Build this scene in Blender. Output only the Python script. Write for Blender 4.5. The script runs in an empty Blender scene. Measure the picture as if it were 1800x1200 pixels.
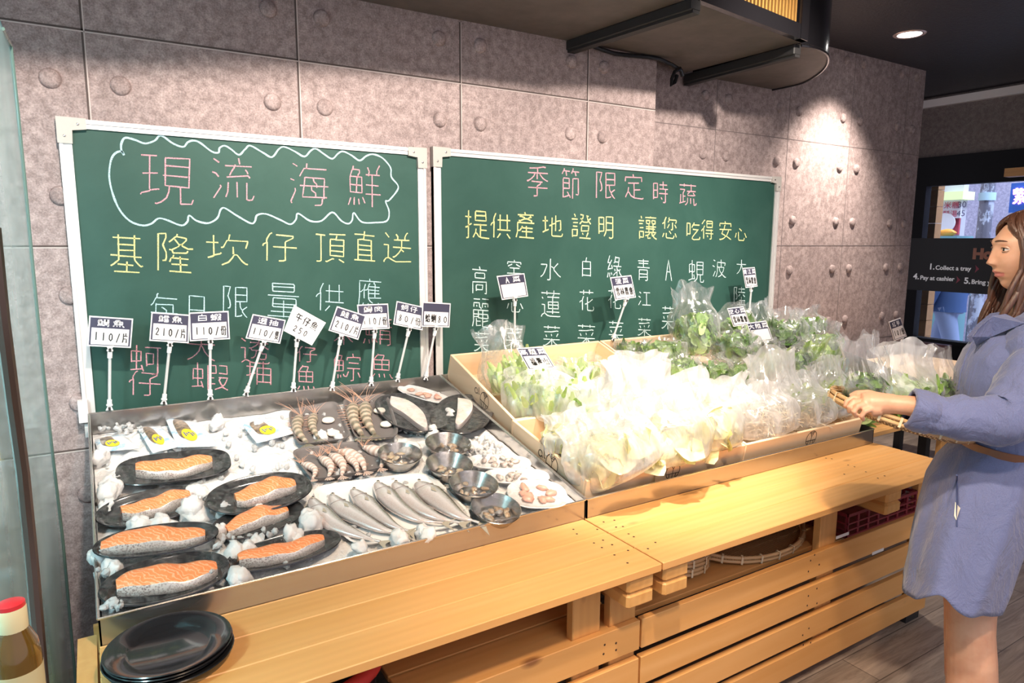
import bpy, bmesh, math, random
from mathutils import Vector, Matrix, noise, Euler
random.seed(7)
PI = math.pi
scene = bpy.context.scene
COL = scene.collection
# ---------------------------------------------------------------- camera
CF, CYAW, CPIT, CROL = 1195.0, .5536, .1471, .0041
CAM = Vector((0, -2.9065, 1.52))
_cy, _sy = math.cos(CYAW), math.sin(CYAW)
FWD = Vector((_sy*math.cos(CPIT), _cy*math.cos(CPIT), -math.sin(CPIT)))
_r0 = Vector((_cy, -_sy, 0)); _u0 = _r0.cross(FWD)
RGT = _r0*math.cos(CROL) + _u0*math.sin(CROL)
UPV = -_r0*math.sin(CROL) + _u0*math.cos(CROL)
cd = bpy.data.cameras.new('camera'); cam = bpy.data.objects.new('camera', cd); COL.objects.link(cam)
cd.sensor_width = 36; cd.lens = CF*36/1800; cd.clip_start = .05
m = Matrix((RGT, UPV, -FWD)).transposed().to_4x4(); m.translation = CAM
cam.matrix_world = m
scene.camera = cam
# ---------------------------------------------------------------- world, exposure, lamps
w = bpy.data.worlds.new('world'); scene.world = w; w.use_nodes = True
w.node_tree.nodes['Background'].inputs[0].default_value = (.86, .82, .93, 1)
w.node_tree.nodes['Background'].inputs[1].default_value = .62
vs = scene.view_settings
vs.view_transform = 'Standard'; vs.look = 'None'; vs.gamma = 1; vs.use_curve_mapping = False
vs.exposure = .42
scene.cycles.max_bounces = 8; scene.cycles.transparent_max_bounces = 24
scene.cycles.sample_clamp_indirect = 4
scene.cycles.caustics_reflective = False; scene.cycles.caustics_refractive = False

def lamp(name, kind, loc, target, power, color=(1, .88, .76), size=.1, angle=70, blend=.6, sy=None):
    l = bpy.data.lights.new(name, kind); o = bpy.data.objects.new(name, l); COL.objects.link(o)
    l.energy = power; l.color = color
    if kind == 'SPOT':
        l.spot_size = math.radians(angle); l.spot_blend = blend; l.shadow_soft_size = size
    elif kind == 'AREA':
        l.size = size
        if sy: l.shape = 'RECTANGLE'; l.size_y = sy
    o.location = loc
    o.rotation_euler = (Vector(target)-Vector(loc)).to_track_quat('-Z', 'Y').to_euler()
    return o
lamp('downlight_seafood', 'SPOT', (.20, -1.95, 2.84), (.2, -.0, 1.45), 210, size=.04, angle=66, blend=1)
lamp('downlight_ice', 'SPOT', (.75, -1.2, 2.84), (.55, -.45, .85), 75, size=.05, angle=42, blend=1)
lamp('downlight_boards', 'SPOT', (1.35, -1.95, 2.84), (1.35, -.0, 1.75), 250, size=.04, angle=66, blend=1)
lamp('downlight_boards_right', 'SPOT', (2.7, -1.9, 2.84), (2.9, .0, 1.7), 280, size=.04, angle=66, blend=1)
lamp('downlight_greens', 'SPOT', (1.65, -1.55, 2.75), (1.82, -.95, .8), 280, size=.05, angle=44, blend=.8)
lamp('downlight_greens_far', 'SPOT', (3.1, -1.3, 2.75), (2.9, -.6, .95), 110, size=.05, angle=75, blend=.8)
lamp('downlight_aisle', 'SPOT', (.9, -2.3, 2.75), (2.1, -1.55, .6), 130, (1, .8, .6), size=.05, angle=85, blend=.7)
lamp('downlight_bench', 'SPOT', (.6, -2.9, 2.8), (.9, -1.6, .3), 140, (1, .72, .48), size=.08, angle=90, blend=.8)
lamp('downlight_wall', 'SPOT', (4.62, -.30, 2.84), (4.55, .15, 1.2), 230, size=.05, angle=88, blend=1)
lamp('soft_fill_light', 'AREA', (1.5, -3.2, 2.8), (1.5, -2.2, .8), 40, (1, .9, .85), size=2.5)  # broad soft fill, added out of view for ambient light

# ---------------------------------------------------------------- helpers
def ray(x, y): return FWD + RGT*((x-900)/CF) - UPV*((y-600)/CF)
def onp(x, y, n, d):
    n = Vector(n); v = ray(x, y); return CAM + v*((d-n.dot(CAM))/n.dot(v))
def atY(x, y, Y): return onp(x, y, (0, 1, 0), Y)
def atZ(x, y, Z): return onp(x, y, (0, 0, 1), Z)
def atX(x, y, X): return onp(x, y, (1, 0, 0), X)
SL = .208
def atT(x, y, h): return onp(x, y, (0, -SL, 1), .931+h)      # sloping plane of the steel display rims
FZ = -.10                                                     # floor level
OFF = {}
def tag(o, label=None, cat=None, group=None, kind=None):
    if label: o['label'] = label
    if cat: o['category'] = cat
    if group: o['group'] = group
    if kind: o['kind'] = kind
    return o
def thing(name, label, cat, loc=(0, 0, 0), group=None, local=False):
    o = bpy.data.objects.new(name, None); COL.objects.link(o); o.location = loc; o.empty_display_size = .02
    OFF[o.name] = Vector((0, 0, 0)) if local else Vector(loc)
    return tag(o, label, cat, group)
def autosmooth(me, ang=40):
    me.shade_smooth()
    try: me.set_sharp_from_angle(angle=math.radians(ang))
    except Exception: pass
class MB:
    def __init__(s): s.v = []; s.f = []; s.mi = []; s.cur = 0
    def add(s, vs, fs):
        b = len(s.v); s.v += [Vector(v) for v in vs]; s.f += [tuple(i+b for i in f) for f in fs]; s.mi += [s.cur]*len(fs)
        return s
    def box(s, a, b, M=None, bev=0):
        x0, y0, z0 = a; x1, y1, z1 = b
        if bev:
            c = bev; vs = []
            for z, k in ((z0, 1), (z0+c, 0), (z1-c, 0), (z1, 1)):
                e = c*k; g = c if not k else c*1.7
                vs += [(x0+e, y0+g, z), (x0+g, y0+e, z), (x1-g, y0+e, z), (x1-e, y0+g, z), (x1-e, y1-g, z), (x1-g, y1-e, z), (x0+g, y1-e, z), (x0+e, y1-g, z)]
            fs = [tuple(range(7, -1, -1)), tuple(range(24, 32))]
            for r in range(3):
                for i in range(8):
                    j = (i+1) % 8; fs.append((r*8+i, r*8+j, r*8+8+j, r*8+8+i))
        else:
            vs = [(x0, y0, z0), (x1, y0, z0), (x1, y1, z0), (x0, y1, z0), (x0, y0, z1), (x1, y0, z1), (x1, y1, z1), (x0, y1, z1)]
            fs = [(3, 2, 1, 0), (4, 5, 6, 7), (0, 1, 5, 4), (1, 2, 6, 5), (2, 3, 7, 6), (3, 0, 4, 7)]
        if M: vs = [M @ Vector(v) for v in vs]
        return s.add(vs, fs)
    def grid(s, rows, closed_u=False, closed_v=False, cap=False):
        n = len(rows[0]); b = len(s.v); vs = [p for r in rows for p in r]; fs = []
        R = len(rows)
        for i in range(R if closed_v else R-1):
            for j in range(n if closed_u else n-1):
                i2 = (i+1) % R; j2 = (j+1) % n
                fs.append((i*n+j, i*n+j2, i2*n+j2, i2*n+j))
        if cap:
            fs.append(tuple(range(n-1, -1, -1))); fs.append(tuple((R-1)*n+k for k in range(n)))
        return s.add(vs, fs)
    def tube(s, pts, r, n=8, cap=True):
        pts = [Vector(p) for p in pts]; rows = []
        rs = r if isinstance(r, (list, tuple)) else [r]*len(pts)
        up = None
        for i, p in enumerate(pts):
            d = (pts[min(i+1, len(pts)-1)]-pts[max(i-1, 0)])
            if d.length < 1e-9: d = Vector((0, 0, 1))
            d.normalize()
            if up is None:
                up = d.orthogonal().normalized()
            else:
                up = up - d*up.dot(d)
                up = up.normalized() if up.length > 1e-6 else d.orthogonal().normalized()
            w_ = d.cross(up)
            rows.append([p+(up*math.cos(2*PI*k/n)+w_*math.sin(2*PI*k/n))*rs[i] for k in range(n)])
        return s.grid(rows, closed_u=True, cap=cap)
    def lathe(s, prof, n=32, M=None, sx=1, sy=1, close=False):
        rows = [[Vector((r*math.cos(2*PI*k/n)*sx, r*math.sin(2*PI*k/n)*sy, z)) for k in range(n)] for r, z in prof]
        if M: rows = [[M @ p for p in r] for r in rows]
        return s.grid(rows, closed_u=True, closed_v=close, cap=not close)
    def poly(s, pts, d):
        n = len(pts); d = Vector(d); pts = [Vector(p) for p in pts]
        fs = [tuple(range(n)), tuple(range(2*n-1, n-1, -1))] + [(i, n+i, n+(i+1) % n, (i+1) % n) for i in range(n)]
        return s.add(pts+[p+d for p in pts], fs)
    def blob(s, c, r, amp=.2, seed=0, sub=2, M=None, freq=1.5):
        bm = bmesh.new(); bmesh.ops.create_icosphere(bm, subdivisions=sub, radius=1)
        r = Vector(r) if hasattr(r, '__len__') else Vector((r, r, r)); vs = []
        for v in bm.verts:
            p = v.co*(1+amp*noise.noise(v.co*freq+Vector((seed*3.1, seed*1.7, seed))))
            q = Vector((p.x*r.x, p.y*r.y, p.z*r.z))
            if M: q = M @ q
            vs.append(q+Vector(c))
        fs = [tuple(v.index for v in f.verts) for f in bm.faces]; bm.free()
        return s.add(vs, fs)
    def build(s, name, mat, parent=None, smooth=True, ang=40, recalc=True):
        off = OFF.get(parent.name, Vector((0, 0, 0))) if parent else Vector((0, 0, 0))
        me = bpy.data.meshes.new(name); me.from_pydata([v-off for v in s.v], [], s.f)
        mats = mat if isinstance(mat, (list, tuple)) else [mat]
        for m_ in mats: me.materials.append(m_)
        if len(mats) > 1: me.polygons.foreach_set('material_index', s.mi)
        if recalc:
            bm = bmesh.new(); bm.from_mesh(me); bmesh.ops.recalc_face_normals(bm, faces=bm.faces); bm.to_mesh(me); bm.free()
        if smooth: autosmooth(me, ang)
        o = bpy.data.objects.new(name, me); COL.objects.link(o); o.parent = parent
        OFF[o.name] = off
        return o
def dup(root, M=None, label=None, group=None):
    def cp(o, par):
        c = o.copy(); COL.objects.link(c); c.parent = par
        for ch in [x for x in KIDS.get(o.name, [])]: cp(ch, c)
        return c
    KIDS = {}
    for o in bpy.data.objects:
        if o.parent: KIDS.setdefault(o.parent.name, []).append(o)
    c = cp(root, None)
    if M is not None: c.matrix_world = M
    if label: c['label'] = label
    if group: c['group'] = group
    return c
def frame(o, x, z=None, s=1):
    x = Vector(x).normalized(); z = Vector(z or (0, -SL, 1)).normalized(); z = (z-x*z.dot(x)).normalized(); y = z.cross(x)
    M = Matrix((x*s, y*s, z*s)).transposed().to_4x4(); M.translation = Vector(o); return M

# ---------------------------------------------------------------- materials
def mat(name, col=(.8, .8, .8), rough=.5, metal=0, spec=.5, **k):
    m_ = bpy.data.materials.new(name); m_.use_nodes = True
    b = m_.node_tree.nodes['Principled BSDF']
    b.inputs['Base Color'].default_value = (*col, 1); b.inputs['Roughness'].default_value = rough
    b.inputs['Metallic'].default_value = metal; b.inputs['Specular IOR Level'].default_value = spec
    for kk, vv in k.items():
        nm = {'trans': 'Transmission Weight', 'coat': 'Coat Weight', 'sss': 'Subsurface Weight', 'alpha': 'Alpha', 'ior': 'IOR', 'sheen': 'Sheen Weight', 'emis': 'Emission Strength', 'ecol': 'Emission Color', 'aniso': 'Anisotropic', 'coatr': 'Coat Roughness'}[kk]
        b.inputs[nm].default_value = vv if kk != 'ecol' else (*vv, 1)
    return m_
class NT:
    def __init__(s, m_): s.t = m_.node_tree; s.b = s.t.nodes.get('Principled BSDF'); s.m = m_
    def n(s, typ, **k):
        nd = s.t.nodes.new(typ)
        for a, b in k.items():
            if a.startswith('i_'):
                key = a[2:]; key = int(key) if key.isdigit() else key.replace('_', ' ')
                nd.inputs[key].default_value = b
            else: setattr(nd, a, b)
        return nd
    def l(s, a, b): s.t.links.new(a, b)
    def coords(s, scale=(1, 1, 1), kind='Object', rot=(0, 0, 0)):
        tc = s.n('ShaderNodeTexCoord'); mp = s.n('ShaderNodeMapping'); mp.inputs['Scale'].default_value = scale
        mp.inputs['Rotation'].default_value = rot
        s.l(tc.outputs[kind], mp.inputs['Vector']); return mp.outputs['Vector']
    def noise(s, vec, scale=5, detail=4, rough=.5, dist=0):
        nd = s.n('ShaderNodeTexNoise'); nd.inputs['Scale'].default_value = scale; nd.inputs['Detail'].default_value = detail
        nd.inputs['Roughness'].default_value = rough; nd.inputs['Distortion'].default_value = dist
        s.l(vec, nd.inputs['Vector']); return nd.outputs['Fac']
    def ramp(s, fac, stops):
        r = s.n('ShaderNodeValToRGB'); e = r.color_ramp.elements
        while len(e) < len(stops): e.new(.5)
        for i, (p, c) in enumerate(stops): e[i].position = p; e[i].color = (*c, 1) if len(c) == 3 else c
        s.l(fac, r.inputs['Fac']); return r.outputs['Color']
    def mix(s, fac, a, b, mode='MIX'):
        x = s.n('ShaderNodeMix'); x.data_type = 'RGBA'; x.blend_type = mode
        if isinstance(fac, (int, float)): x.inputs[0].default_value = fac
        else: s.l(fac, x.inputs[0])
        for q, i in ((a, 6), (b, 7)):
            if isinstance(q, tuple): x.inputs[i].default_value = (*q, 1)
            else: s.l(q, x.inputs[i])
        return x.outputs[2]
    def math(s, op, a, b=None):
        x = s.n('ShaderNodeMath'); x.operation = op
        for q, i in ((a, 0), (b, 1)):
            if q is None: continue
            if isinstance(q, (int, float)): x.inputs[i].default_value = q
            else: s.l(q, x.inputs[i])
        return x.outputs[0]
    def bump(s, h, strength=.3, dist=.01, prev=None):
        b = s.n('ShaderNodeBump'); b.inputs['Strength'].default_value = strength; b.inputs['Distance'].default_value = dist
        s.l(h, b.inputs['Height']); s.l(b.outputs[0], s.b.inputs['Normal']); return b
    def base(s, c): s.l(c, s.b.inputs['Base Color'])

def m_concrete(name, a, b, c):
    m_ = mat(name, a, .75, spec=.3); t = NT(m_); v = t.coords(kind='Object')
    n1 = t.noise(v, 2.2, 5, .6); n2 = t.noise(v, 28, 6, .75); n3 = t.noise(v, 160, 2, .6)
    c1 = t.ramp(n1, [(.3, a), (.7, b)])
    c2 = t.mix(t.ramp(n2, [(.40, (1, 1, 1)), (.62, (0, 0, 0))]), c1, c)
    c3 = t.mix(.35, c2, t.ramp(n3, [(.35, (.35, .33, .33)), (.65, (.95, .9, .9))]), 'OVERLAY')
    t.base(c3); t.bump(n2, .15, .004); return m_
M_wall = m_concrete('cast_concrete_wallpaper', (.44, .36, .35), (.36, .29, .285), (.235, .185, .18))
M_joint = mat('concrete_joint', (.10, .075, .07), .9)
M_jointl = mat('concrete_joint_edge', (.60, .52, .50), .9)
def m_wood(name, a, b, dark, axis='X', knots=True):
    m_ = mat(name, a, .42, spec=.35); t = NT(m_)
    sc = {'X': (.55, 7, 7), 'Y': (7, .55, 7), 'Z': (7, 7, .55)}[axis]
    oi = t.n('ShaderNodeObjectInfo')
    tc = t.n('ShaderNodeTexCoord'); ad = t.n('ShaderNodeVectorMath', operation='ADD'); mp = t.n('ShaderNodeMapping'); mp.inputs['Scale'].default_value = sc
    cx = t.n('ShaderNodeCombineXYZ')
    r7 = t.math('MULTIPLY', oi.outputs['Random'], 37.0)
    for i in range(3): t.l(r7, cx.inputs[i])
    t.l(tc.outputs['Object'], ad.inputs[0]); t.l(cx.outputs[0], ad.inputs[1]); t.l(ad.outputs[0], mp.inputs['Vector'])
    v = mp.outputs['Vector']
    n1 = t.noise(v, 2.5, 3, .5, .8)
    wv = t.n('ShaderNodeTexWave'); wv.wave_type = 'BANDS'; wv.bands_direction = {'X': 'Y', 'Y': 'X', 'Z': 'X'}[axis]
    wv.inputs['Scale'].default_value = 1.6; wv.inputs['Distortion'].default_value = 5; wv.inputs['Detail'].default_value = 3; wv.inputs['Detail Scale'].default_value = 1.2
    t.l(v, wv.inputs['Vector'])
    c1 = t.ramp(n1, [(.3, a), (.7, b)])
    c2 = t.mix(t.math('MULTIPLY', wv.outputs['Fac'], .16), c1, dark)
    c2 = t.mix(t.math('MULTIPLY', oi.outputs['Random'], .35), c2, b)
    if knots:
        vo = t.n('ShaderNodeTexVoronoi'); vo.inputs['Scale'].default_value = 1.0; vo.inputs['Randomness'].default_value = 1
        mp2 = t.n('ShaderNodeMapping'); s2 = {'X': (2.2, 5, 5), 'Y': (5, 2.2, 5), 'Z': (5, 5, 2.2)}[axis]; mp2.inputs['Scale'].default_value = s2
        t.l(ad.outputs[0], mp2.inputs['Vector']); t.l(mp2.outputs[0], vo.inputs['Vector'])
        k = t.ramp(vo.outputs['Distance'], [(.035, (1, 1, 1)), (.09, (0, 0, 0))])
        c2 = t.mix(k, c2, (.30, .13, .05))
    t.base(c2); return m_
M_pine = m_wood('pallet_pine', (.80, .45, .175), (.72, .37, .12), (.48, .20, .06))
M_pineY = m_wood('pallet_pine_cross', (.76, .43, .16), (.66, .34, .11), (.45, .20, .06), 'Y')
M_pineZ = m_wood('pallet_pine_post', (.74, .42, .16), (.64, .33, .11), (.43, .19, .055), 'Z')
M_crate = m_wood('crate_pine', (.88, .68, .48), (.80, .58, .38), (.62, .40, .22), 'X', False)
M_crateY = m_wood('crate_pine_side', (.88, .70, .53), (.82, .62, .43), (.66, .45, .28), 'Y', False)
M_nail = mat('nail_hole', (.06, .03, .015), .6)
def m_steel(name, col, r=.28, warm=None):
    m_ = mat(name, col, r, .9); t = NT(m_); v = t.coords((1, 1, 1)); n1 = t.noise(v, 18, 4, .6); n2 = t.noise(v, 3, 3, .6)
    t.l(t.math('ADD', t.math('MULTIPLY', n1, .16), r-.06), t.b.inputs['Roughness'])
    t.base(t.mix(n2, col, tuple(x*.75 for x in col))); t.bump(n1, .02, .001); return m_
M_steel = m_steel('brushed_steel', (.55, .53, .51), .16)
M_alu = mat('anodised_aluminium', (.82, .80, .79), .4, .35)
M_alugrey = mat('grey_corner_cap', (.50, .47, .44), .5)
m_ = M_board = mat('green_chalkboard', (.022, .115, .082), .55, spec=.3); t = NT(m_); v = t.coords()
t.base(t.ramp(t.noise(v, 2.5, 5, .65, .5), [(.3, (.020, .070, .056)), (.75, (.036, .098, .080))]))
def m_chalk(name, col):
    m_ = mat(name, col, .9, spec=.1); t = NT(m_); v = t.coords(); n = t.noise(v, 260, 2, .6)
    t.l(t.ramp(n, [(.34, (.35, .35, .35)), (.5, (1, 1, 1))]), t.b.inputs['Alpha']); return m_
M_pink = m_chalk('pink_chalk', (.70, .36, .42)); M_yel = m_chalk('yellow_chalk', (.78, .76, .34)); M_blu = m_chalk('blue_chalk', (.52, .76, .82))
M_wht = m_chalk('white_chalk', (.66, .84, .84))
M_white = mat('white_plastic', (.85, .85, .86), .35); M_black = mat('black_gloss', (.012, .012, .014), .25)
M_blackm = mat('black_matt', (.02, .019, .02), .6)
M_clear = mat('clear_plastic', (.85, .86, .88), .15, alpha=.55)
M_clip = mat('frosted_clip', (.85, .86, .88), .25, alpha=.85)
M_navy = mat('navy_print', (.045, .045, .085), .5); M_paper = mat('sign_card', (.86, .84, .86), .5); M_ink = mat('black_ink', (.02, .02, .022), .6); M_wink = mat('white_print', (.85, .85, .9), .6)
# brush strokes of each hand-written character, two digits per coordinate in a 0..99 box
STROKES = {"現": "11113711 13383538 38632465236711700972 91778985768673857257 338536864383517655675657 48118511845747564811 24112465 47268526 47418541", "流": "60076319 151018102616 37198819 752879338037 113517372443 394181378541 445143693880 60526082 77527783828589849175 275828591582 5519532547324439", "海": "47074517 17092715 871743173432 13372141 33528952 2357246115821686 877339734152 6586768579818073 453383338352 45334352 5933593966456652 5752575964656573 82528173", "鮮": "23072215 850779187925 570861176025 53258725 55438643 52638963 44694981 25702583 34703782 16711186 70867025 2115143115331560446044311530 21153615362133253330 29302961 15454445", "基": "2907305719671171 710770547158826787709169 15168516 11522951 89527152 50615083 30696969 18848284 29277127 29397139 31527052", "隆": "58085713 4125511953155713 93398340713568316331 40414541553761346331 515249534859 65546584 855946594166 2565316433583247263726333119321114111486 47718371 39858985 5713801579206831 521962296331 49405145804583438340", "坎": "54085123482541423743 23092363 11293329 63386458 8342873087235123 36563559236321651169 87838382767568606458 39855177596661596458", "仔": "330728122225203321352186 42138114802064316334638359854885 114413392034 36478947", "頂": "45118911 11133713 5977557739863585 75778985 1383228325802513 66126425 64258526862785694868482749266425 48408640 48558655", "直": "49074628 14154715 86154915 11838983 462824292483 462876297683 24427642 24557655 24697669", "送": "8107780973177224 460851155024 15092521 40248524 113923392374 37448844 68556151 377140724569546261516145 8983468535822374 1187118317762374 61246144", "每": "330629092916 86162716251717301135 4439473957465753 11538953 867421742075 55855987708773837475 27322553 273276327653 24532274 42534259 75537574 425955685574", "日": "7784771424132385 23467746 23797779", "限": "85587266 27653363365634452834351115111586 6777658048834811821182454846 8783818073717266696567596446 48288228", "量": "11368936 18748274 11858985 250923102326252775277725771175092509 23187718 22457845794779627864236421632245 49464984 21557955", "供": "310830082323213222352285 50095057 75097557 38278827 094512392133 36578957 50693785 74698785", "應": "52065413 891417141752137510831187 5620532148344936495955656570 3821323533363359 86295128 84374937 85474947 88574957 79708783 327127812384 45714580478571857380 68146720 672070247057 323523411741 483541393339", "蚵": "25082577 47118911 12551224372437511252 35634181 50665031683168605061 09793975 6786808582808212", "大": "5007493553415955676877788683 13344935 873452345036 138425783666435447415038", "蝦": "23072376 7012871287357035 68498749846381697771 59514451 12551323332333511351 31633681 61684468 10793375 88847775 61857775 44864412611261344435 71496956746877717775", "透": "871079093913 13112421 3523572359256526763687438942 892368236526 62396326 3142394251345925 124323432376 705585558467817369736670 37724370496553565347 92818984838547853883297723761285 62116225 3942434771477155", "抽": "2307238321861487 65076579 11253425 374635492351 10562353 8785872945294486 44538753 44798779", "午": "300727132719 8119251917331137 12508850 50855020", "魚": "370835123115212822617961792825282327 13322129 22731385 59736385 807387859387 39744185 35125913591756225527 49284961 22457945", "鯮": "2107201513291460396039301330 67076918 49274919691889198927 55358335 49518951 57635465497843754170 81648878 32713380 15711085 23722384 6186678569836951 201533152930 26302661 14453945", "鯖": "230721152015142915331561426042311531 69076935 51138913 53238723 49359035 426946804981 15711186 24712583 33713583 558655468446858483867787 211535153130 28302861 15454245 55578557 55698569", "月": "538358857285758376132712255719731284 26347634 25577657", "木": "50075085 133046305033 873054305033 88738169645158415036 12741970315843395036", "季": "8109730750111913 12278827 49414927 09471349264337354227 90478648724160335927 27506951 13678867 368749855062525961566351 49114927", "節": "2307211319151423 62076113 46142113 89146113 552159146113 33253015 75257115 346740714176 737583758573853460345986 5084478345794176 1833173517814176 1833453345591759 17474547", "定": "48075117 8531851715171431 27367336 2750256523671583 78585058 918286855283377729672565 50365081", "時": "65076536 45188618 43368936 43538953 52655874 13751313331333681368 6686748677847837 13403340", "蔬": "33073319 6507662565276733 12138813 132936293535294128452877 46338833 754079428148 15471580 495080498148 875285498148 39552855 51605077458341863886 79608085828690859278 65616583 407337751181 6034593953455149", "提": "2107218319851386 10263226 334729502151 40478747 10562153 4657457043713783 83646364 938389856584558049724570 45094535823581094509 45228222 63476383", "產": "49065315 18158515 7521722063246127 2721332047244927592776338033 2533293447294927 89391939184017691185 36473553325526631863 57475783 83543553 35688168 26848984 32153220 73157320 77337739 29342939", "地": "65076565 22092363 471647815384838488819073 11293329 38444742 35593361236321661170 77628361855885256631 63344739", "證": "210725132416 71087725802680298938 4610591156235226 81127415 89218026 45215226 10233523 14353335 433952305226 14473347 78697184 55705777 13851360336033811381 43858985 7929743357335230 51455162816181455145", "明": "14711413381338611462 438150675357531186118683818673866783 53338633 14373837 53578657", "讓": "200723132217 65076513 41138913 10233323 14353135 43438843 14473047 45538653 40639063 87707776 39754175527257685863 658352855272 9185888579807776737571716963 13861360316031811381 4522442345335933602359224522 712285228623853377337535713370237122 55345563 75357563", "您": "3107251623232353 49074715 402447158415851685228027 6425645162535554 113117262324 513349334047 77338546 455853655670 80658780 3166318033833785678571827375 206713811082", "吃": "570753145221 882151214334 8340764275415041 137114153216326231631463 9073888285845685508445814578487174477642", "得": "3207280818191124 293023412386 39478747 095317442343 37618961 47705276 6387738674847547 4609451145358235831181094609 45228322", "安": "47085017 492745294043 8529841716171530 13438743 25602959 13831885348146754970 838355704970 35442959 684467505570 2959316148674970", "心": "41125927 3533357937834085678471817368 79398967 194115611270", "高": "49075116 12178717 338133643463666365773377 158616528452848383867586 28277327742974397341274127282827", "麗": "14094509 56098809 29253129 69257329 8529841958195830 173017194319433050335137 87381938173917671185 85696173 51713071 907989848686658661846239 52822885 39393959 17498449855983606259 39596161 39591760 30613084", "空": "480850115117 8630851815181432 61318444 383329391745 23537753 13838683 50535083", "水": "5008508147853986 79286245 1331363136362759216813751175 88758069695864526245 5137573959436245", "蓮": "33073319 6507652060256077 11138913 14271931 36298629 115023502375 34708870 91838485468536832375 118615792375 39394060825981393939 39498249", "菜": "34073421 65076519 12138713 8327762551291731 80377350 47394947 21402549 50545085 1261436144628861 91818683697559685662 08821383287740684462", "白": "510647084422 8085802321222086 21518051 21798079", "花": "35073524 65076524 13168716 343326482786 55335579578360858385878289758769 824363545555 135821512650 42635559", "綠": "250715291434 57085129 332116491555 47315129 12342534 33413755 43428942 85517559 49515359 125617543552 33643673 14671084 24672580 447759676666 897880697559 558765866683665767556642 561379147441 51297529 67557559", "青": "50075036 18138313 21247924 12378837 25862549274874487549758473866287 25607560 25727572", "江": "17092816 42168316 13352341 29591583 37808980 62166279", "蜆": "26082674 135513232522 3761407342754179 91778985768573847357 097929734073 39854385547757715857 51118411845751575111 2622392239492650 51268426 51418441 13492549", "波": "62076243 17092715 882139213960347730852785 83338721 11342340 25591483 91848384657253574943 438557796572 39437943814575616571", "陸": "63076332 43168416 40338733 73418650 53434151 63536384 256531633357324526363312321113111386 43658465 35848984", "鱈": "22072115191514291560406040301430 51118611 892988224922493054345934 77348234 53455945 77458345 68476811 525784578486 41694479 32703583 54708470 23712483 15711185 52838483 2115331534163030 27302761 15454045", "鮭": "23072213142815301560436043301530 70077040 55208620 53408840 70497084 54618761 43694677 25702583 167113811087 34713681 50848984 2115361536213329 29302961 15454345", "鱒": "22072115191514291560406040301430 570759125917 800777177517743775398839 48177517 90177717 584163366317 48679067 41694581 32703583 23712483 15711185 55736180 6987758777847757 2115331534163030 75278829885578575156512952286328 63287428 27302761 15454045 51478847", "肉": "510850214822473138412947 714552324731 50474857 697254604857 287336704857 158615214921 71868186848384215021", "菠": "33073320 6607662163276351 12138813 17272633 84448639853540353868338130852786 11452251 24671384 90848585798369786775647553634952 438553826475 63513952 6351805277626775", "雲": "19108110 24333933 61337533 13361323152285228636 22443844 61447744 49454911 22557755 11673367356938678967 238575818387 6767677373777381 35692783", "林": "2807273928422886 69076986 12272727 42272827 53276927 872772277028 4352434935392737 8969805376427039 10721066146121452741 47734869575763436939", "農": "40074033 60076034 87432143194519671285 31547954 89641964 5480418433843186 888569816778627754715365 21138013813421342113 20238123 81648170 34653484 817068756778", "會": "912783276521510837183521292217281028 35403745 654063465947 73857363726128612786 3521372363236521 83277833 172821332252775278517833 22337833 50335051 27737373 27847384", "福": "21092416 45118711 112535253528245117530960 25852451 4586455187518786 51235039833982235123 2747314837554555 65516582 45678767 65824583 65828783", "壽": "49074921 13128712 19218021 1231863187358441 25394839494151397439 18498149 10579057 49688768 18841867396839811882 6987758777857758 49414948", "山": "50095079 172717798379 83278385", "紅": "290916281533 50148814 3723303313331235 38434155 13553951 396541704075 166711840985 27672979 46818981 69156981 2734254120461753", "片": "57075731 2410235419731284 84312431 698569542354", "份": "30082323213322352285 5409443039393541 71097929853889408944 1147114115362134 618463867086758377737943 37854182497354575543 8538794343433939", "隻": "51075413541752185251 290822232353 83175417 79292329 113217272225 79402340 84512351 776273631563 8984818560815578477837831386 26175218 3163326844754679 7263716859755779", "蛤": "25082576 670965136315513345373937 86358333752570156513 13561324392439502551 37624180 10794075 8186815551555187 5133553777378333 13512551 51818181", "蜊": "23072375 8609868284867687 64106009531253144116 71177165 41356235 125413233424344933511351 6359635558505148 336335673579 107823753574 53865349 53145335 52355148 5148475139663567", "芋": "34073425 65076525 12178717 19358135 12568856 3585478550835135", "香": "8010730850132114 12288828 50465013 93518652734560355929 11531851284540354229 26852656 7585755774552656 20502656 26697569 26837583", "米": "50075085 83137130 19132929 134344434545554556438743 147930664545 897987798276736862575545", "糰": "2307214723522386 11131428 63196353 47228122 302934133913401189118987 11392239 33392339 4753795283558955 735973746675 49618261 3263336129562353 51675671 0975097017542151 39873913 493049457845794479304930 49377937 75457752 39838983", "雞": "6307563257355786 43091313 751079187925 46174325 28182926 14211525 88255825 3933294119401939 494051365633 13411939 41444351 87445744 1355195230534351 475645514351 2959277319831186 87635763 11662767 47662966 89825782 458533752773 75257581 282619351937 2641254521471952", "酥": "11114311 8911820971145517 523767377141764580568971 883774377141 507651715763634869447041 4285422712271286 708670456944 21112127 32113227 70147040 2227214717541254 312732514251 12654265 12804280", "湯": "17092715 12342239 34468946 25591582 33674457555985588666838380867387 35833883487355635559 5784677371657159 440943114334813481094409 43228122 47464557", "紫": "32073233 570757285933643586348928 17141736 8815831367195720 47173217 48311137 4939463937453450 66455849505130502353 685474587562 19681967316433655165536477628970 6573697485848984 3474317415850984 398750855165 4751455535603264"}
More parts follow.
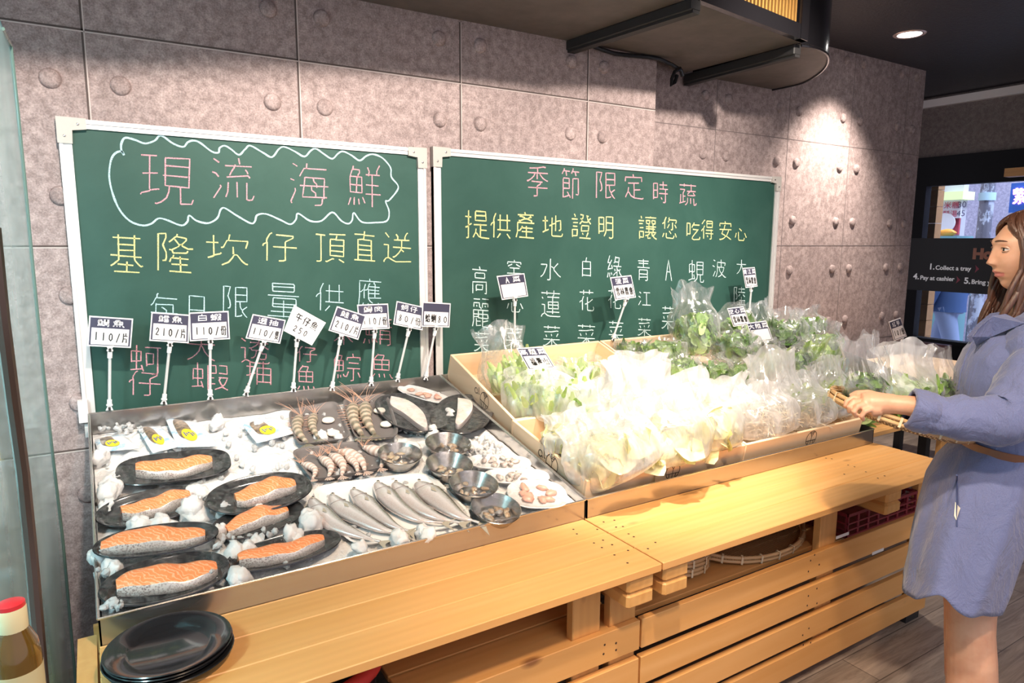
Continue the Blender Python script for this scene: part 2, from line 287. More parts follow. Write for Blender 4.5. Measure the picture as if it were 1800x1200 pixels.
# ---------------------------------------------------------------- the room
XW, XE, REC = 2.72, 5.80, .20
def dots(mb, pts):
    for x, y, z in pts:
        M = Matrix.Translation((x, y, z)) @ Matrix.Rotation(PI/2, 4, 'X')
        mb.lathe([(.036, -.001), (.035, .001), (.0335, -.0), (.031, .009), (.024, .014), (.012, .0165), (.001, .017)], 20, M)
Zt, Z2, Z3 = 2.2384, 1.4946, .7508
JX = [.0358+.737*k for k in range(-3, 4)]
wl = MB(); wl.box((-3, 0, FZ), (XW, .35, 2.56))
wl.build('wall_back', M_wall, smooth=False)['kind'] = 'structure'
dl = MB()
for j in JX:
    for dx in (-.105, .105):
        for zz in (Zt+.175, Zt-.175, Z2+.175, Z2-.175, Z3+.175, Z3-.175):
            if j+dx < XW-.05: dl.cur = 0; dots(dl, [(j+dx, 0, zz)])
def strip(mb, a, b, wd, y, th=.0015):
    a = Vector(a); b = Vector(b); d = (b-a).normalized(); s = d.cross(Vector((0, 1, 0)))*wd/2
    mb.poly([a+s, b+s, b-s, a-s], (0, -th, 0))
wj = dl.build('trim_1', M_wall); wj['kind'] = 'structure'
jl = MB()
for j in JX:
    jl.cur = 0; strip(jl, (j, 0, FZ), (j, 0, 2.5), .006, 0); jl.cur = 1; strip(jl, (j+.006, 0, FZ), (j+.006, 0, 2.5), .004, 0, .002)
for z in (Zt, Z2, Z3):
    jl.cur = 0; strip(jl, (-3, 0, z), (XW, 0, z), .006, 0); jl.cur = 1; strip(jl, (-3, 0, z-.006), (XW, 0, z-.006), .004, 0, .002)
jl.build('trim_2', [M_joint, M_jointl], smooth=False)['kind'] = 'structure'
# recessed far part of the wall
wr = MB(); wr.box((XW, REC, FZ), (XE, .5, 2.95)); wr.build('wall_recess', M_wall, smooth=False)['kind'] = 'structure'
dr = MB(); jr = MB(); j0 = atY(1258, 222, REC).x; j1 = atY(1385, 240, REC).x; st = j1-j0
for k in range(-1, 7):
    j = j0+st*k
    if j > XE-.03 or j < XW: continue
    for z0 in (Zt, Z2, Z3):
        for dz in (.175, -.175, .75-.175):
            if dz > .3 and z0 != Zt: continue
            for dx in (-.105, .105):
                if XW+.03 < j+dx < XE-.03: dots(dr, [(j+dx, REC, z0+dz)])
    jr.cur = 0; strip(jr, (j, REC, FZ), (j, REC, 2.93), .005, 0, .0012)
for z in (Zt-.02, Z2, Z3): jr.cur = 0; strip(jr, (XW, REC, z), (XE, REC, z), .005, 0)
dr.build('trim_3', M_wall)['kind'] = 'structure'; jr.build('trim_4', [mat('faint_joint', (.2, .16, .16), .9)], smooth=False)['kind'] = 'structure'
# floor
m_ = mat('grey_wood_vinyl', (.3, .25, .22), .42, spec=.4); t = NT(m_); v = t.coords((1, 1, 1), rot=(0, 0, .0))
br = t.n('ShaderNodeTexBrick'); br.inputs['Scale'].default_value = 1; br.inputs['Brick Width'].default_value = 1.2; br.inputs['Row Height'].default_value = .15
br.inputs['Mortar Size'].default_value = .002; br.inputs['Color1'].default_value = (.30, .25, .215, 1); br.inputs['Color2'].default_value = (.21, .175, .15, 1); br.inputs['Mortar'].default_value = (.09, .07, .06, 1)
t.l(v, br.inputs['Vector']); g = t.coords((1.2, 12, 1)); n1 = t.noise(g, 2.5, 6, .7, 1)
t.base(t.mix(.75, br.outputs['Color'], t.ramp(n1, [(.3, (.22, .18, .16)), (.5, (.55, .52, .50)), (.7, (.85, .8, .76))]), 'OVERLAY')); t.bump(n1, .1, .002)
MB().box((-3, -5.5, FZ-.1), (7.1, 1.8, FZ)).build('floor', m_, smooth=False)['kind'] = 'structure'
# ceiling, and the lower boxed-in part on the left
m_ = mat('black_textured_ceiling', (.030, .028, .034), .5); t = NT(m_); v = t.coords(); t.bump(t.noise(v, 60, 3, .6), .6, .01)
M_ceil = m_
MB().box((-3, -5.5, 2.875), (7.4, 1.8, 2.97)).build('ceiling', m_, smooth=False)['kind'] = 'structure'
M_soff = mat('brown_black_soffit', (.085, .068, .062), .55); t = NT(M_soff); v = t.coords(); t.base(t.ramp(t.noise(v, 6, 5, .7), [(.3, (.085, .07, .062)), (.7, (.14, .115, .105))]))
ZS = 2.51
dA, dB = atZ(1203, 128, ZS), atZ(1408, 75, ZS); dC = atZ(1212, 1, ZS); dD = dB+(dC-dB).normalized()*6.2
sf = MB(); sf.poly([(-3, 0, ZS), (2.70, 0, ZS), tuple(dA), tuple(dB), tuple(dD), (-3, dD.y, ZS)], (0, 0, .36))
sf.build('ceiling_soffit', M_soff, smooth=False)['kind'] = 'structure'
# right-hand window wall
XR = 6.9
r_ = MB(); r_.box((XR, -2.2, 2.32), (XR+.2, 1.6, 2.875)); r_.box((XR, -5.5, FZ), (XR+.2, -2.2, 2.875)); r_.box((XR, -2.2, FZ), (XR+.2, 1.6, .45))
m_ = m_concrete('taupe_wall', (.20, .165, .15), (.17, .14, .125), (.13, .105, .095))
r_.build('wall_right', m_, smooth=False)['kind'] = 'structure'
MB().box((XR-.05, -2.2, 2.78), (XR, 1.6, 2.85)).build('trim_5', mat('pale_moulding', (.70, .64, .60), .5), smooth=False)['kind'] = 'structure'
MB().box((XE-.02, 1.62, FZ), (XR+.2, 1.7, 2.95)).build('wall_corner', mat('dark_return', (.05, .045, .045), .6), smooth=False)['kind'] = 'structure'
fr = MB(); x0, x1 = XR-.04, XR+.06
fr.box((x0, -2.2, 2.05), (x1, 1.6, 2.32))                # deep black header
fr.box((x0, -2.2, .42), (x1, 1.6, .56)); fr.box((x0-.03, -2.2, .56), (x1, 1.6, .60))
fr.box((x0, .83, .56), (x1, 1.6, 2.05)); fr.box((x0, .67, .56), (x1, .77, 2.05))
fr.box((x0, -2.2, .56), (x1, -1.1, 2.05))
w1 = fr.build('window_1', mat('black_window_frame', (.008, .008, .010), .6, spec=.2), smooth=False); w1['kind'] = 'structure'
MB().box((XR, -1.1, .6), (XR+.008, .8, 2.05)).build('pane', mat('window_glass', (.9, .95, 1), .02, trans=1.0, ior=1.05, spec=.2), w1, smooth=False)
bd = MB(); bd.box((XR-.052, -2.2, 1.06), (XR-.042, .825, 1.56)); bd.build('window_band', M_blackm, w1, smooth=False)
# dado under the window and dark brick-red shelf end
MB().box((XR-.35, -2.2, FZ), (XR-.05, 1.2, .42)).build('trim_6', mat('black_sill', (.02, .02, .024), .3), smooth=False)['kind'] = 'structure'

def text_mesh(body, size, mt, M, parent, name='lettering', ext=.0008, bold=0):
    c = bpy.data.curves.new(name, 'FONT'); c.body = body; c.size = size; c.extrude = ext; c.offset = bold
    o = bpy.data.objects.new(name, c); COL.objects.link(o); bpy.context.view_layer.update()
    me = bpy.data.meshes.new_from_object(o.evaluated_get(bpy.context.evaluated_depsgraph_get())); bpy.data.objects.remove(o)
    me.transform(M); off = OFF.get(parent.name, Vector()) if parent else Vector(); me.transform(Matrix.Translation(-off))
    me.materials.clear(); me.materials.append(mt)
    o = bpy.data.objects.new(name, me); COL.objects.link(o); o.parent = parent; return o
def face_minus_x(x, y, z):      # lettering read by someone looking along +X
    return Matrix.Translation((x, y, z)) @ Matrix(((0, 0, -1, 0), (-1, 0, 0, 0), (0, 1, 0, 0), (0, 0, 0, 1)))
M_cream = mat('cream_lettering', (.75, .72, .72), .5, emis=.15, ecol=(.8, .78, .8)); M_copper = mat('copper_lettering', (.42, .16, .09), .4); M_mar = mat('maroon_arrow', (.30, .05, .08), .5)
def win_text(s, px, py, size, mt, bold=0):
    p = atX(px, py, XR-.054); text_mesh(s, size, mt, face_minus_x(XR-.054, p.y, p.z), w1, bold=bold)
win_text('How to', 1709, 454, .125, M_copper, .008)
win_text('1.', 1632, 473, .078, M_cream, .002); win_text('Collect a tray', 1644, 473.5, .056, M_cream, .0012)
win_text('4.', 1605, 490, .078, M_cream, .002); win_text('Pay at cashier', 1617, 491, .056, M_cream, .0012)
win_text('5.', 1694, 498, .078, M_cream, .002); win_text('Bring your', 1707, 498.5, .056, M_cream, .0012)
for px, py in ((1714, 472.5), (1681, 491.5), (1775, 474)):
    p = atX(px, py, XR-.053); MB().poly([(p.x, p.y, p.z-.035), (p.x, p.y-.035, p.z), (p.x, p.y, p.z+.035), (p.x, p.y-.008, p.z)], (-.001, 0, 0)).build('arrow_mark', M_mar, w1, smooth=False)
# ---------------------------------------------------------------- chalkboards
def ribbon(mb, pts, wd, dn=(0, -1, 0), th=0.0, seed=0, vary=.35):
    dn = Vector(dn); L = []; R = []; n = len(pts)
    for i, p in enumerate(pts):
        d = pts[min(i+1, n-1)]-pts[max(i-1, 0)]
        if d.length < 1e-7: d = Vector((1, 0, 0))
        s = d.normalized().cross(dn).normalized()*wd*.5*(1+vary*noise.noise(p*40+Vector((seed, 0, 0))))
        L.append(p+s); R.append(p-s)
    b = len(mb.v); vs = []; fs = []
    for i in range(n): vs += [L[i]+dn*th, R[i]+dn*th]
    for i in range(n-1): fs.append((2*i, 2*i+1, 2*i+3, 2*i+2))
    mb.add(vs, fs)
def char_strokes(ch):
    if ch == 'A': S = '3595 5010 6895 ; 4160 6060'; return [[(int(q[:2]), int(q[2:])) for q in s.split()] for s in S.split(';')]
    return [[(int(s[i:i+2]), int(s[i+2:i+4])) for i in range(0, len(s), 4)] for s in STROKES[ch].split()]
def densify(P, n=3):
    out = []
    for a, b in zip(P, P[1:]):
        for k in range(n): out.append(a.lerp(b, k/n))
    return out+[P[-1]]
def write(mb, ch, cx, cy, w_, h, Y, wd, shear=.1, seed=0, clipy=None):
    wd *= .82
    rnd = random.Random(hash(ch) % 999 if False else ord(ch)+seed)
    for st in char_strokes(ch):
        P = []; jx, jy = rnd.uniform(-.02, .02), rnd.uniform(-.02, .02)
        for u, v in st:
            u = (u-50)/92+jx+rnd.uniform(-.01, .01); v = (v-50)/92+jy+rnd.uniform(-.01, .01)
            P.append(atY(cx+u*w_, cy+v*h+u*w_*shear-.04*(u*w_), Y))
        if len(P) > 1: ribbon(mb, densify(P), wd, th=.0, seed=seed+len(P))
def chalkboard(name, label, x0, x1, zt0, zt1, z0, hardware):
    Yf, Yb = -.030, -.004
    root = thing(name, label, 'chalkboard', (x0, 0, z0))
    def sh(x): return zt0+(zt1-zt0)*(x-x0)/(x1-x0)
    MB().poly([(x0+.01, Yb, z0+.01), (x1-.01, Yb, z0+.01), (x1-.01, Yb, sh(x1)-.01), (x0+.01, Yb, sh(x0)-.01)], (0, -.014, 0)).build('writing_surface', M_board, root, smooth=False)
    fw_ = .038; f = MB()
    f.poly([(x0, Yb, sh(x0)), (x1, Yb, sh(x1)), (x1, Yb, sh(x1)-fw_*.8), (x0, Yb, sh(x0)-fw_*.8)], (0, -.022, 0))
    f.poly([(x0, Yb, sh(x0)), (x1, Yb, sh(x1)), (x1, Yb, sh(x1)-.014), (x0, Yb, sh(x0)-.014)], (0, -.027, 0))
    for xa, xb in ((x0, x0+fw_), (x1-fw_, x1)):
        f.poly([(xa, Yb, z0), (xb, Yb, z0), (xb, Yb, sh(xb)), (xa, Yb, sh(xa))], (0, -.022, 0))
    f.box((x0, Yb-.03, z0), (x1, Yb, z0+fw_))
    for s in (x0, x1-.012): f.box((s, Yb-.027, z0), (s+.012, Yb, sh(s)-.02))
    f.build('frame', M_alu, root, smooth=False)
    for xc, a in ((x0, 1), (x1, -1)):
        c = MB(); q = [(xc-.004*a, Yb-.001, sh(xc)+.004), (xc+.085*a, Yb-.001, sh(xc)+.003), (xc+.085*a, Yb-.001, sh(xc)-.034), (xc+.042*a, Yb-.001, sh(xc)-.04), (xc+.04*a, Yb-.001, sh(xc)-.085), (xc-.004*a, Yb-.001, sh(xc)-.085)]
        c.poly(q, (0, -.030, 0)); cc = c.build('corner_cap', M_alugrey, root, smooth=False)
        sc = MB()
        for dx, dz in ((.06, -.018), (.018, -.06)): sc.lathe([(.005, 0), (.004, .003), (.0005, .004)], 10, Matrix.Translation((xc+dx*a, Yb-.031, sh(xc)+dz)) @ Matrix.Rotation(PI/2, 4, 'X'))
        sc.build('screw', M_steel, cc)
    return root
B1 = chalkboard('chalkboard', 'green chalkboard with blue cloud outline and seafood writing, hung above the ice display', -.060, 1.319, 1.932, 1.925, .80, 1)
MB().box((-.075, -.05, .86), (-.045, -.002, .94)).build('wall_bracket', M_white, B1, smooth=False)
YC = -.0192
ch = MB()
for c_, x, y, w_, h in (('現', 292, 318, 105, 100), ('流', 408, 318, 85, 85), ('海', 542, 326, 82, 82), ('鮮', 641, 330, 66, 84)): write(ch, c_, x, y, w_, h, YC, .0058)
for c_, x, y, w_, h in (('蚵', 257, 634, 62, 58), ('仔', 255, 676, 66, 50), ('大', 353, 614, 60, 50), ('蝦', 370, 664, 74, 54), ('透', 448, 617, 56, 52), ('抽', 455, 657, 52, 46), ('仔', 540, 624, 42, 32), ('魚', 538, 665, 38, 50), ('木', 604, 590, 40, 40), ('鯮', 610, 646, 54, 56), ('鯖', 664, 583, 56, 56), ('魚', 671, 644, 42, 48)): write(ch, c_, x, y, w_, h, YC, .0054)
ch.build('pink_chalk_writing', M_pink, B1, smooth=False, recalc=False)
ch = MB()
for c_, x, y, w_, h in (('基', 222, 449, 64, 80), ('隆', 305, 447, 72, 80), ('坎', 400, 441, 84, 62), ('仔', 492, 437, 72, 58), ('頂', 581, 438, 58, 60), ('直', 641, 436, 44, 60), ('送', 699, 438, 56, 60)): write(ch, c_, x, y, w_, h, YC, .0062)
ch.build('yellow_chalk_writing', M_yel, B1, smooth=False, recalc=False)
ch = MB()
for c_, x, y, w_, h in (('每', 289, 548, 56, 68), ('日', 346, 549, 44, 70), ('限', 414, 533, 54, 66), ('量', 499, 530, 64, 70), ('供', 580, 525, 56, 56), ('應', 649, 518, 48, 62)): write(ch, c_, x, y, w_, h, YC, .0048)
def spl(pts, n=5):
    out = []; P = [Vector((x, y, 0)) for x, y in pts]
    for i in range(len(P)-1):
        a, b, c, d = P[max(i-1, 0)], P[i], P[i+1], P[min(i+2, len(P)-1)]
        for k in range(n):
            t_ = k/n; out.append(.5*((2*b)+(c-a)*t_+(2*a-5*b+4*c-d)*t_*t_+(3*b-a-3*c+d)*t_**3))
    return out+[P[-1]]
cloud = [(218, 272), (214, 266), (203, 269), (195, 282), (192, 310), (198, 340), (210, 368), (228, 388), (250, 396), (266, 393), (278, 384), (292, 386), (318, 396), (329, 390), (331, 381), (334, 379), (346, 388), (366, 392), (382, 383), (388, 368), (396, 366), (415, 378), (440, 392), (448, 389), (452, 378), (468, 376), (492, 386), (510, 394), (520, 386), (524, 375), (545, 388), (565, 388), (584, 373), (600, 388), (612, 393), (619, 387), (622, 374), (636, 390), (660, 391), (680, 388), (684, 372), (678, 354), (684, 352), (698, 335), (699, 325), (688, 311), (687, 296), (678, 283), (668, 275), (655, 271), (644, 274), (632, 282), (618, 273), (603, 266), (594, 270), (584, 279), (570, 271), (555, 261), (546, 265), (535, 275), (518, 266), (500, 258), (490, 262), (478, 276), (462, 268), (440, 256), (431, 262), (420, 272), (406, 262), (395, 256), (386, 260), (384, 268), (372, 266), (352, 251), (340, 247), (330, 250), (322, 258), (304, 252), (283, 238), (272, 247), (255, 252), (238, 246), (221, 242), (214, 250), (213, 262), (218, 273)]
ribbon(ch, [atY(p.x, p.y, YC) for p in spl(cloud)], .0065)
ch.build('blue_chalk_writing', M_blu, B1, smooth=False, recalc=False)
B2 = chalkboard('chalkboard', 'longer green chalkboard listing vegetables in columns, hung above the bagged greens', 1.357, 3.785, 1.935, 1.925, .80, 0)
ch = MB()
for c_, x, y, w_, h in (('季', 945, 320, 42, 62), ('節', 1003, 325, 36, 62), ('限', 1065, 328, 42, 56), ('定', 1114, 329, 38, 50), ('時', 1161, 339, 30, 42), ('蔬', 1209, 343, 34, 42)): write(ch, c_, x, y, w_, h, YC, .0075)
ch.build('pink_chalk_writing', M_pink, B2, smooth=False, recalc=False)
ch = MB()
for c_, x, y, w_, h in (('提', 838, 396, 46, 56), ('供', 880, 399, 40, 50), ('產', 923, 398, 38, 52), ('地', 971, 399, 40, 44), ('證', 1022, 399, 38, 48), ('明', 1065, 400, 32, 46), ('讓', 1138, 401, 36, 46), ('您', 1177, 402, 30, 42), ('吃', 1218, 407, 28, 36), ('得', 1244, 405, 24, 38), ('安', 1275, 406, 26, 38), ('心', 1302, 412, 24, 26)): write(ch, c_, x, y, w_, h, YC, .0078)
ch.build('yellow_chalk_writing', M_yel, B2, smooth=False, recalc=False)
ch = MB()
L = (('高', 843, 494, 32, 54), ('麗', 845, 552, 34, 58), ('菜', 847, 602, 30, 40), ('空', 904, 470, 30, 28), ('心', 905, 536, 34, 30), ('菜', 904, 594, 34, 40), ('水', 968, 474, 42, 44), ('蓮', 968, 536, 38, 54), ('菜', 970, 592, 34, 42), ('白', 1031, 471, 22, 38), ('花', 1031, 529, 30, 42), ('菜', 1031, 590, 36, 42),
     ('綠', 1080, 471, 28, 46), ('花', 1080, 526, 26, 40), ('菜', 1083, 584, 30, 42), ('青', 1131, 476, 26, 44), ('江', 1133, 526, 26, 30), ('菜', 1133, 576, 26, 36), ('A', 1175, 474, 30, 40), ('菜', 1174, 560, 24, 46), ('蜆', 1224, 478, 30, 44), ('波', 1264, 473, 26, 36), ('大', 1303, 470, 20, 30), ('陸', 1300, 521, 24, 36))
for c_, x, y, w_, h in L: write(ch, c_, x, y, w_, h, YC, .0062)
ch.build('white_chalk_writing', M_wht, B2, smooth=False, recalc=False)
# ---------------------------------------------------------------- pallet benches
BZ, BF = .611, -1.58
def bench(name, label, x0, x1, yb, yf, posts, beams, slats, nails=True):
    root = thing(name, label, 'bench', ((x0+x1)/2, (yb+yf)/2, FZ))
    n = max(3, round((yb-yf)/.118)); d = (yb-yf)/n
    for i in range(n):
        ya = yf+d*i
        MB().box((x0+.001, ya+.0008, BZ-.024), (x1-.001, ya+d-.0008, BZ), bev=.0022).build('top_plank', M_pine, root, ang=25)
    for xb in beams:
        MB().box((xb-.05, yf+.012, BZ-.072), (xb+.05, yb, BZ-.0245), bev=.008).build('upper_beam', M_pineY, root, ang=25)
        MB().box((xb-.05, yf+.012, BZ-.118), (xb+.05, yb, BZ-.0725), bev=.008).build('lower_beam', M_pineY, root, ang=25)
    for xp in posts:
        MB().box((xp-.05, yf+.1025, FZ+.04), (xp+.05, yf+.134, BZ-.0245), bev=.003).build('post', M_pineZ, root, ang=25)
    if slats:
        for (z0, z1) in ((.302, .397), (.180, .274), (.062, .152), (-.060, .036)):
            MB().box((x0+.002, yf+.080, z0), (x1-.002, yf+.102, z1), bev=.0022).build('front_slat', M_pine, root, ang=25)
        for z0 in (.25, .17):
            MB().box((x0+.03, yb-.02, z0-.2), (x1-.03, yb, z0+.30)).build('back_board', M_pine, root, smooth=False)
        for q in range(5): MB().box((x0+.02, yf+.135+.125*q, .372), (x1-.02, yf+.135+.125*q+.118, .390), bev=.002).build('shelf_board', M_pine, root, ang=25)
        for xf in (x0+.08, x1-.08):
            MB().box((xf-.05, yf+.09, FZ), (xf+.05, yf+.19, FZ+.045)).build('foot', M_blackm, root, smooth=False)
    return root
b1 = bench('pallet_bench', 'pale pine pallet bench carrying the ice display, black plates on its corner', -.046, 1.328, -.02, BF, (1.14, 1.277, .02), (1.262,), False)
b1b = bench('pallet_bench', 'long pine pallet bench with four front slats under the bagged greens', 1.332, 3.00, -.02, BF, (2.28, 2.95), (1.40, 2.545), True)
b1c = bench('pallet_bench', 'short pine bench behind the woman in the blue dress', 3.02, 4.15, -.02, -1.12, (3.08, 4.08), (3.1, 4.05), False)
# slats of the left bench
for (z0, z1) in ((.302, .397), (.180, .274), (.062, .152), (-.060, .036)):
    MB().box((-.044, BF+.080, z0), (1.326, BF+.102, z1), bev=.0022).build('front_slat', M_pine, b1, ang=25)
for z0 in (.32, .40, .48):
    MB().box((-.06, -1.0, z0), (1.22, -.985, z0+.072)).build('back_board', M_pine, b1, smooth=False)
MB().box((-.088, -1.50, FZ), (-.050, -1.14, BZ-.008)).build('end_panel', M_pineZ, b1, smooth=False)
nl = MB()
def nails(pl):
    for px, py in pl:
        p = atZ(px, py, BZ+.0006); nl.lathe([(.0038, 0), (.003, .0006), (.0004, .0007)], 8, Matrix.Translation(p))
nails([(1008, 930), (1014, 938), (1044, 954), (1050, 930), (1060, 949), (1076, 957), (1080, 975), (1058, 962), (1104, 967), (1103, 989)]); nl.build('nail_heads', M_nail, b1)
nl = MB(); nails([(1061, 917), (1080, 914), (1083, 926), (1095, 925), (1105, 938), (1114, 943), (1139, 964), (1152, 953), (1452, 805), (1462, 806), (1491, 817), (1502, 820), (1484, 833), (1522, 829), (1555, 836), (1543, 840)])
for (px, py) in ((1425, 985), (1432, 975), (1421, 1004), (1440, 992), (1421, 1047), (1436, 1034), (1419, 1064), (1436, 1060), (1411, 1116), (1422, 1104), (1412, 1133), (1425, 1129), (1083, 1142), (1063, 1133), (1061, 1149), (1083, 1130)):
    p = atY(px, py, BF+.0795); nl.lathe([(.0038, 0), (.003, .0006), (.0004, .0007)], 8, Matrix.Translation(p) @ Matrix.Rotation(PI/2, 4, 'X'))
nl.build('nail_heads', M_nail, b1b)
# ---------------------------------------------------------------- steel display pans
def pan(name, label, x0, x1, yb=-.12, yf=-1.217):
    root = thing(name, label, 'display tray', ((x0+x1)/2, yf, BZ+.0005))
    def zr(y): return .931+SL*y
    t_ = .004; dp = .085
    mb = MB()
    def wall(a, b):   # a,b (x,y) along the rim, inner offset built by poly
        (xa, ya), (xb, yb_) = a, b
        dirn = Vector((xb-xa, yb_-ya, 0)).normalized(); nn = dirn.cross(Vector((0, 0, 1)))*-t_
        mb.poly([(xa, ya, BZ+.001 if ya < -1 else max(BZ+.001, zr(ya)-.30)), (xb, yb_, BZ+.001 if yb_ < -1 else max(BZ+.001, zr(yb_)-.30)), (xb, yb_, zr(yb_)), (xa, ya, zr(ya))], nn)
    wall((x0, yf), (x1, yf)); wall((x1, yf), (x1, yb)); wall((x1, yb), (x0, yb)); wall((x0, yb), (x0, yf))
    mb.build('pan_walls', M_steel, root, smooth=False)
    MB().poly([(x0+.004, yf+.004, zr(yf)-dp*.75), (x1-.004, yf+.004, zr(yf)-dp*.75), (x1-.004, yb-.004, zr(yb)-.11), (x0+.004, yb-.004, zr(yb)-.11)], (0, 0, -.003)).build('pan_floor', M_steel, root, smooth=False)
    r = MB()
    q = [Vector((x0, yf, zr(yf))), Vector((x1, yf, zr(yf))), Vector((x1, yb, zr(yb))), Vector((x0, yb, zr(yb)))]
    for i in range(4): r.tube([q[i], q[(i+1) % 4]], .0032, 6)
    r.build('rolled_rim', m_steel('rim_steel', (.85, .82, .80), .2) if 'rim_steel' not in bpy.data.materials else bpy.data.materials['rim_steel'], root)
    return root
pan('steel_display_pan', 'steel pan filled with crushed ice and seafood, on the left bench', -.043, 1.331)
pan('steel_display_pan', 'steel pan holding the wooden crates of bagged greens', 1.337, 2.985)
pan('steel_display_pan', 'steel pan at the far end under the last bags of greens', 2.992, 3.98, -.12, -1.05)
# ---------------------------------------------------------------- price signs on clip stands
DIG = {'0': '5020 3035 3065 5080 7065 7035 5020', '1': '5018 5082', '2': '2838 4520 6830 6545 2878 ; 2878 7478', '5': '7020 3520 3048 6045 7060 5580 2878', '8': '6530 5020 3535 6560 6075 4082 3068 6040 6530', '/': '7015 3088', '.': ''}
def strokes_of(c_):
    if c_ in DIG: return [[(int(q[:2]), int(q[2:])) for q in s.split()] for s in DIG[c_].split(';') if s.strip()]
    return char_strokes(c_)
class Card:
    def __init__(s, quad, Y):
        s.q = [atY(x, y, Y) for x, y in quad]
    def at(s, u, v, d=0):
        a, b, c, e = s.q; p = (a*(1-u)+b*u)*(1-v)+(e*(1-u)+c*u)*v
        return p+Vector((0, -d, 0))
    def rect(s, mb, u0, v0, u1, v1, d, r=0):
        mb.poly([s.at(u0, v0, d), s.at(u0, v1, d), s.at(u1, v1, d), s.at(u1, v0, d)], (0, -.0003, 0))
    def text(s, mb, txt, u0, v0, u1, v1, wd, d, tilt=0):
        n = len(txt); W = (u1-u0)/n
        for i, c_ in enumerate(txt):
            for st in strokes_of(c_):
                P = [s.at(u0+W*(i+.5)+(u-50)/100*W*.95, (v0+v1)/2+(v-50)/100*(v1-v0)+tilt*(i-(n-1)/2), d) for u, v in st]
                if len(P) > 1: ribbon(mb, densify(P, 2), wd, seed=i)
def clip(mb, p, d, s=1, jaw=1):
    d = Vector(d).normalized(); x = Vector((0, 1, 0)).cross(d).normalized()
    M = Matrix((x, Vector((0, 1, 0)), d)).transposed().to_4x4(); M.translation = p
    mb.box((-.0075*s, -.007*s, -.004*s), (.0075*s, .007*s, .012*s), M, bev=.0015*s)
    mb.box((-.010*s, -.009*s, .012*s), (.010*s, .009*s, .020*s), M, bev=.002*s)
    mb.add([M @ Vector(q) for q in ((-.006*s, -.006*s, .02*s), (.006*s, -.006*s, .02*s), (.012*s, -.009*s, .034*s), (-.012*s, -.009*s, .034*s), (-.006*s, -.003*s, .02*s), (.006*s, -.003*s, .02*s), (.012*s, -.006*s, .034*s), (-.012*s, -.006*s, .034*s))], [(0, 1, 2, 3), (7, 6, 5, 4), (0, 4, 5, 1), (1, 5, 6, 2), (2, 6, 7, 3), (3, 7, 4, 0)])
def price_sign(label, quad, rod, title, price, Y=-.128, plain=None, group=None, rs=1.0, off=0):
    C_ = Card(quad, Y-off); base = atY(*rod[1], Y); top = atY(*rod[0], Y)
    root = thing('price_sign', label, 'price sign', base, group)
    th = MB(); q = [C_.at(0, 0), C_.at(0, 1), C_.at(1, 1), C_.at(1, 0)]; th.poly(q, (0, .0022, 0)); card = th.build('card', M_paper, root, smooth=False)
    H_ = (q[0]-q[1]).length
    if plain is None:
        hb = MB(); e = .032; C_.rect(hb, e, e*1.4, 1-e, 1-e*1.4, .0002); hb.build('printed_border', M_navy, card, smooth=False)
        ip = MB(); C_.rect(ip, .07, .38, .93, .93, .0008); ip.build('price_panel', M_paper, card, smooth=False)
        if title:
            tb = MB(); C_.text(tb, title, .5-.17*len(title), .07, .5+.17*len(title), .35, H_*.036, .0008); tb.build('printed_name', M_wink, card, smooth=False, recalc=False)
        if price:
            pb = MB(); a0, a1 = (.10, .93) if len(price) > 3 else (.2, .9)
            C_.text(pb, price, a0, .46, a1, .88, H_*.036, .0014, .01); pb.build('handwritten_price', M_ink, card, smooth=False, recalc=False)
    else:
        pb = MB(); C_.text(pb, plain[0], .14, .14, .88, .52, H_*.034, .0006); C_.text(pb, plain[1], .2, .55, .72, .9, H_*.034, .0006); pb.build('handwritten_price', M_ink, card, smooth=False, recalc=False)
    d = (top-base); L = d.length
    r_ = MB(); r_.tube([base+d*.12, top-d*.08], .0052*rs, 8); r_.build('rod', M_clear, root)
    c1 = MB(); clip(c1, top-d*.10, d, rs); c1.build('upper_clip', M_clip, root, ang=30)
    c2 = MB(); clip(c2, base+d*.12, -d, rs); c2.build('lower_clip', M_clip, root, ang=30)
    jt = MB()
    for f in (.10, .88): jt.tube([base+d*(f-.035), base+d*(f+.035)], .0080*rs, 10)
    jt.build('joint', M_white, root)
    sp = MB()
    for f, s_ in ((-.012, 1), (.985, -1)):
        p = base+d*f; sp.box((p.x-.004*rs, p.y-.0105*rs, p.z-.006*rs), (p.x+.004*rs, p.y-.0085*rs, p.z+.006*rs))
    sp.build('spring', M_blackm, root, smooth=False)
    return root
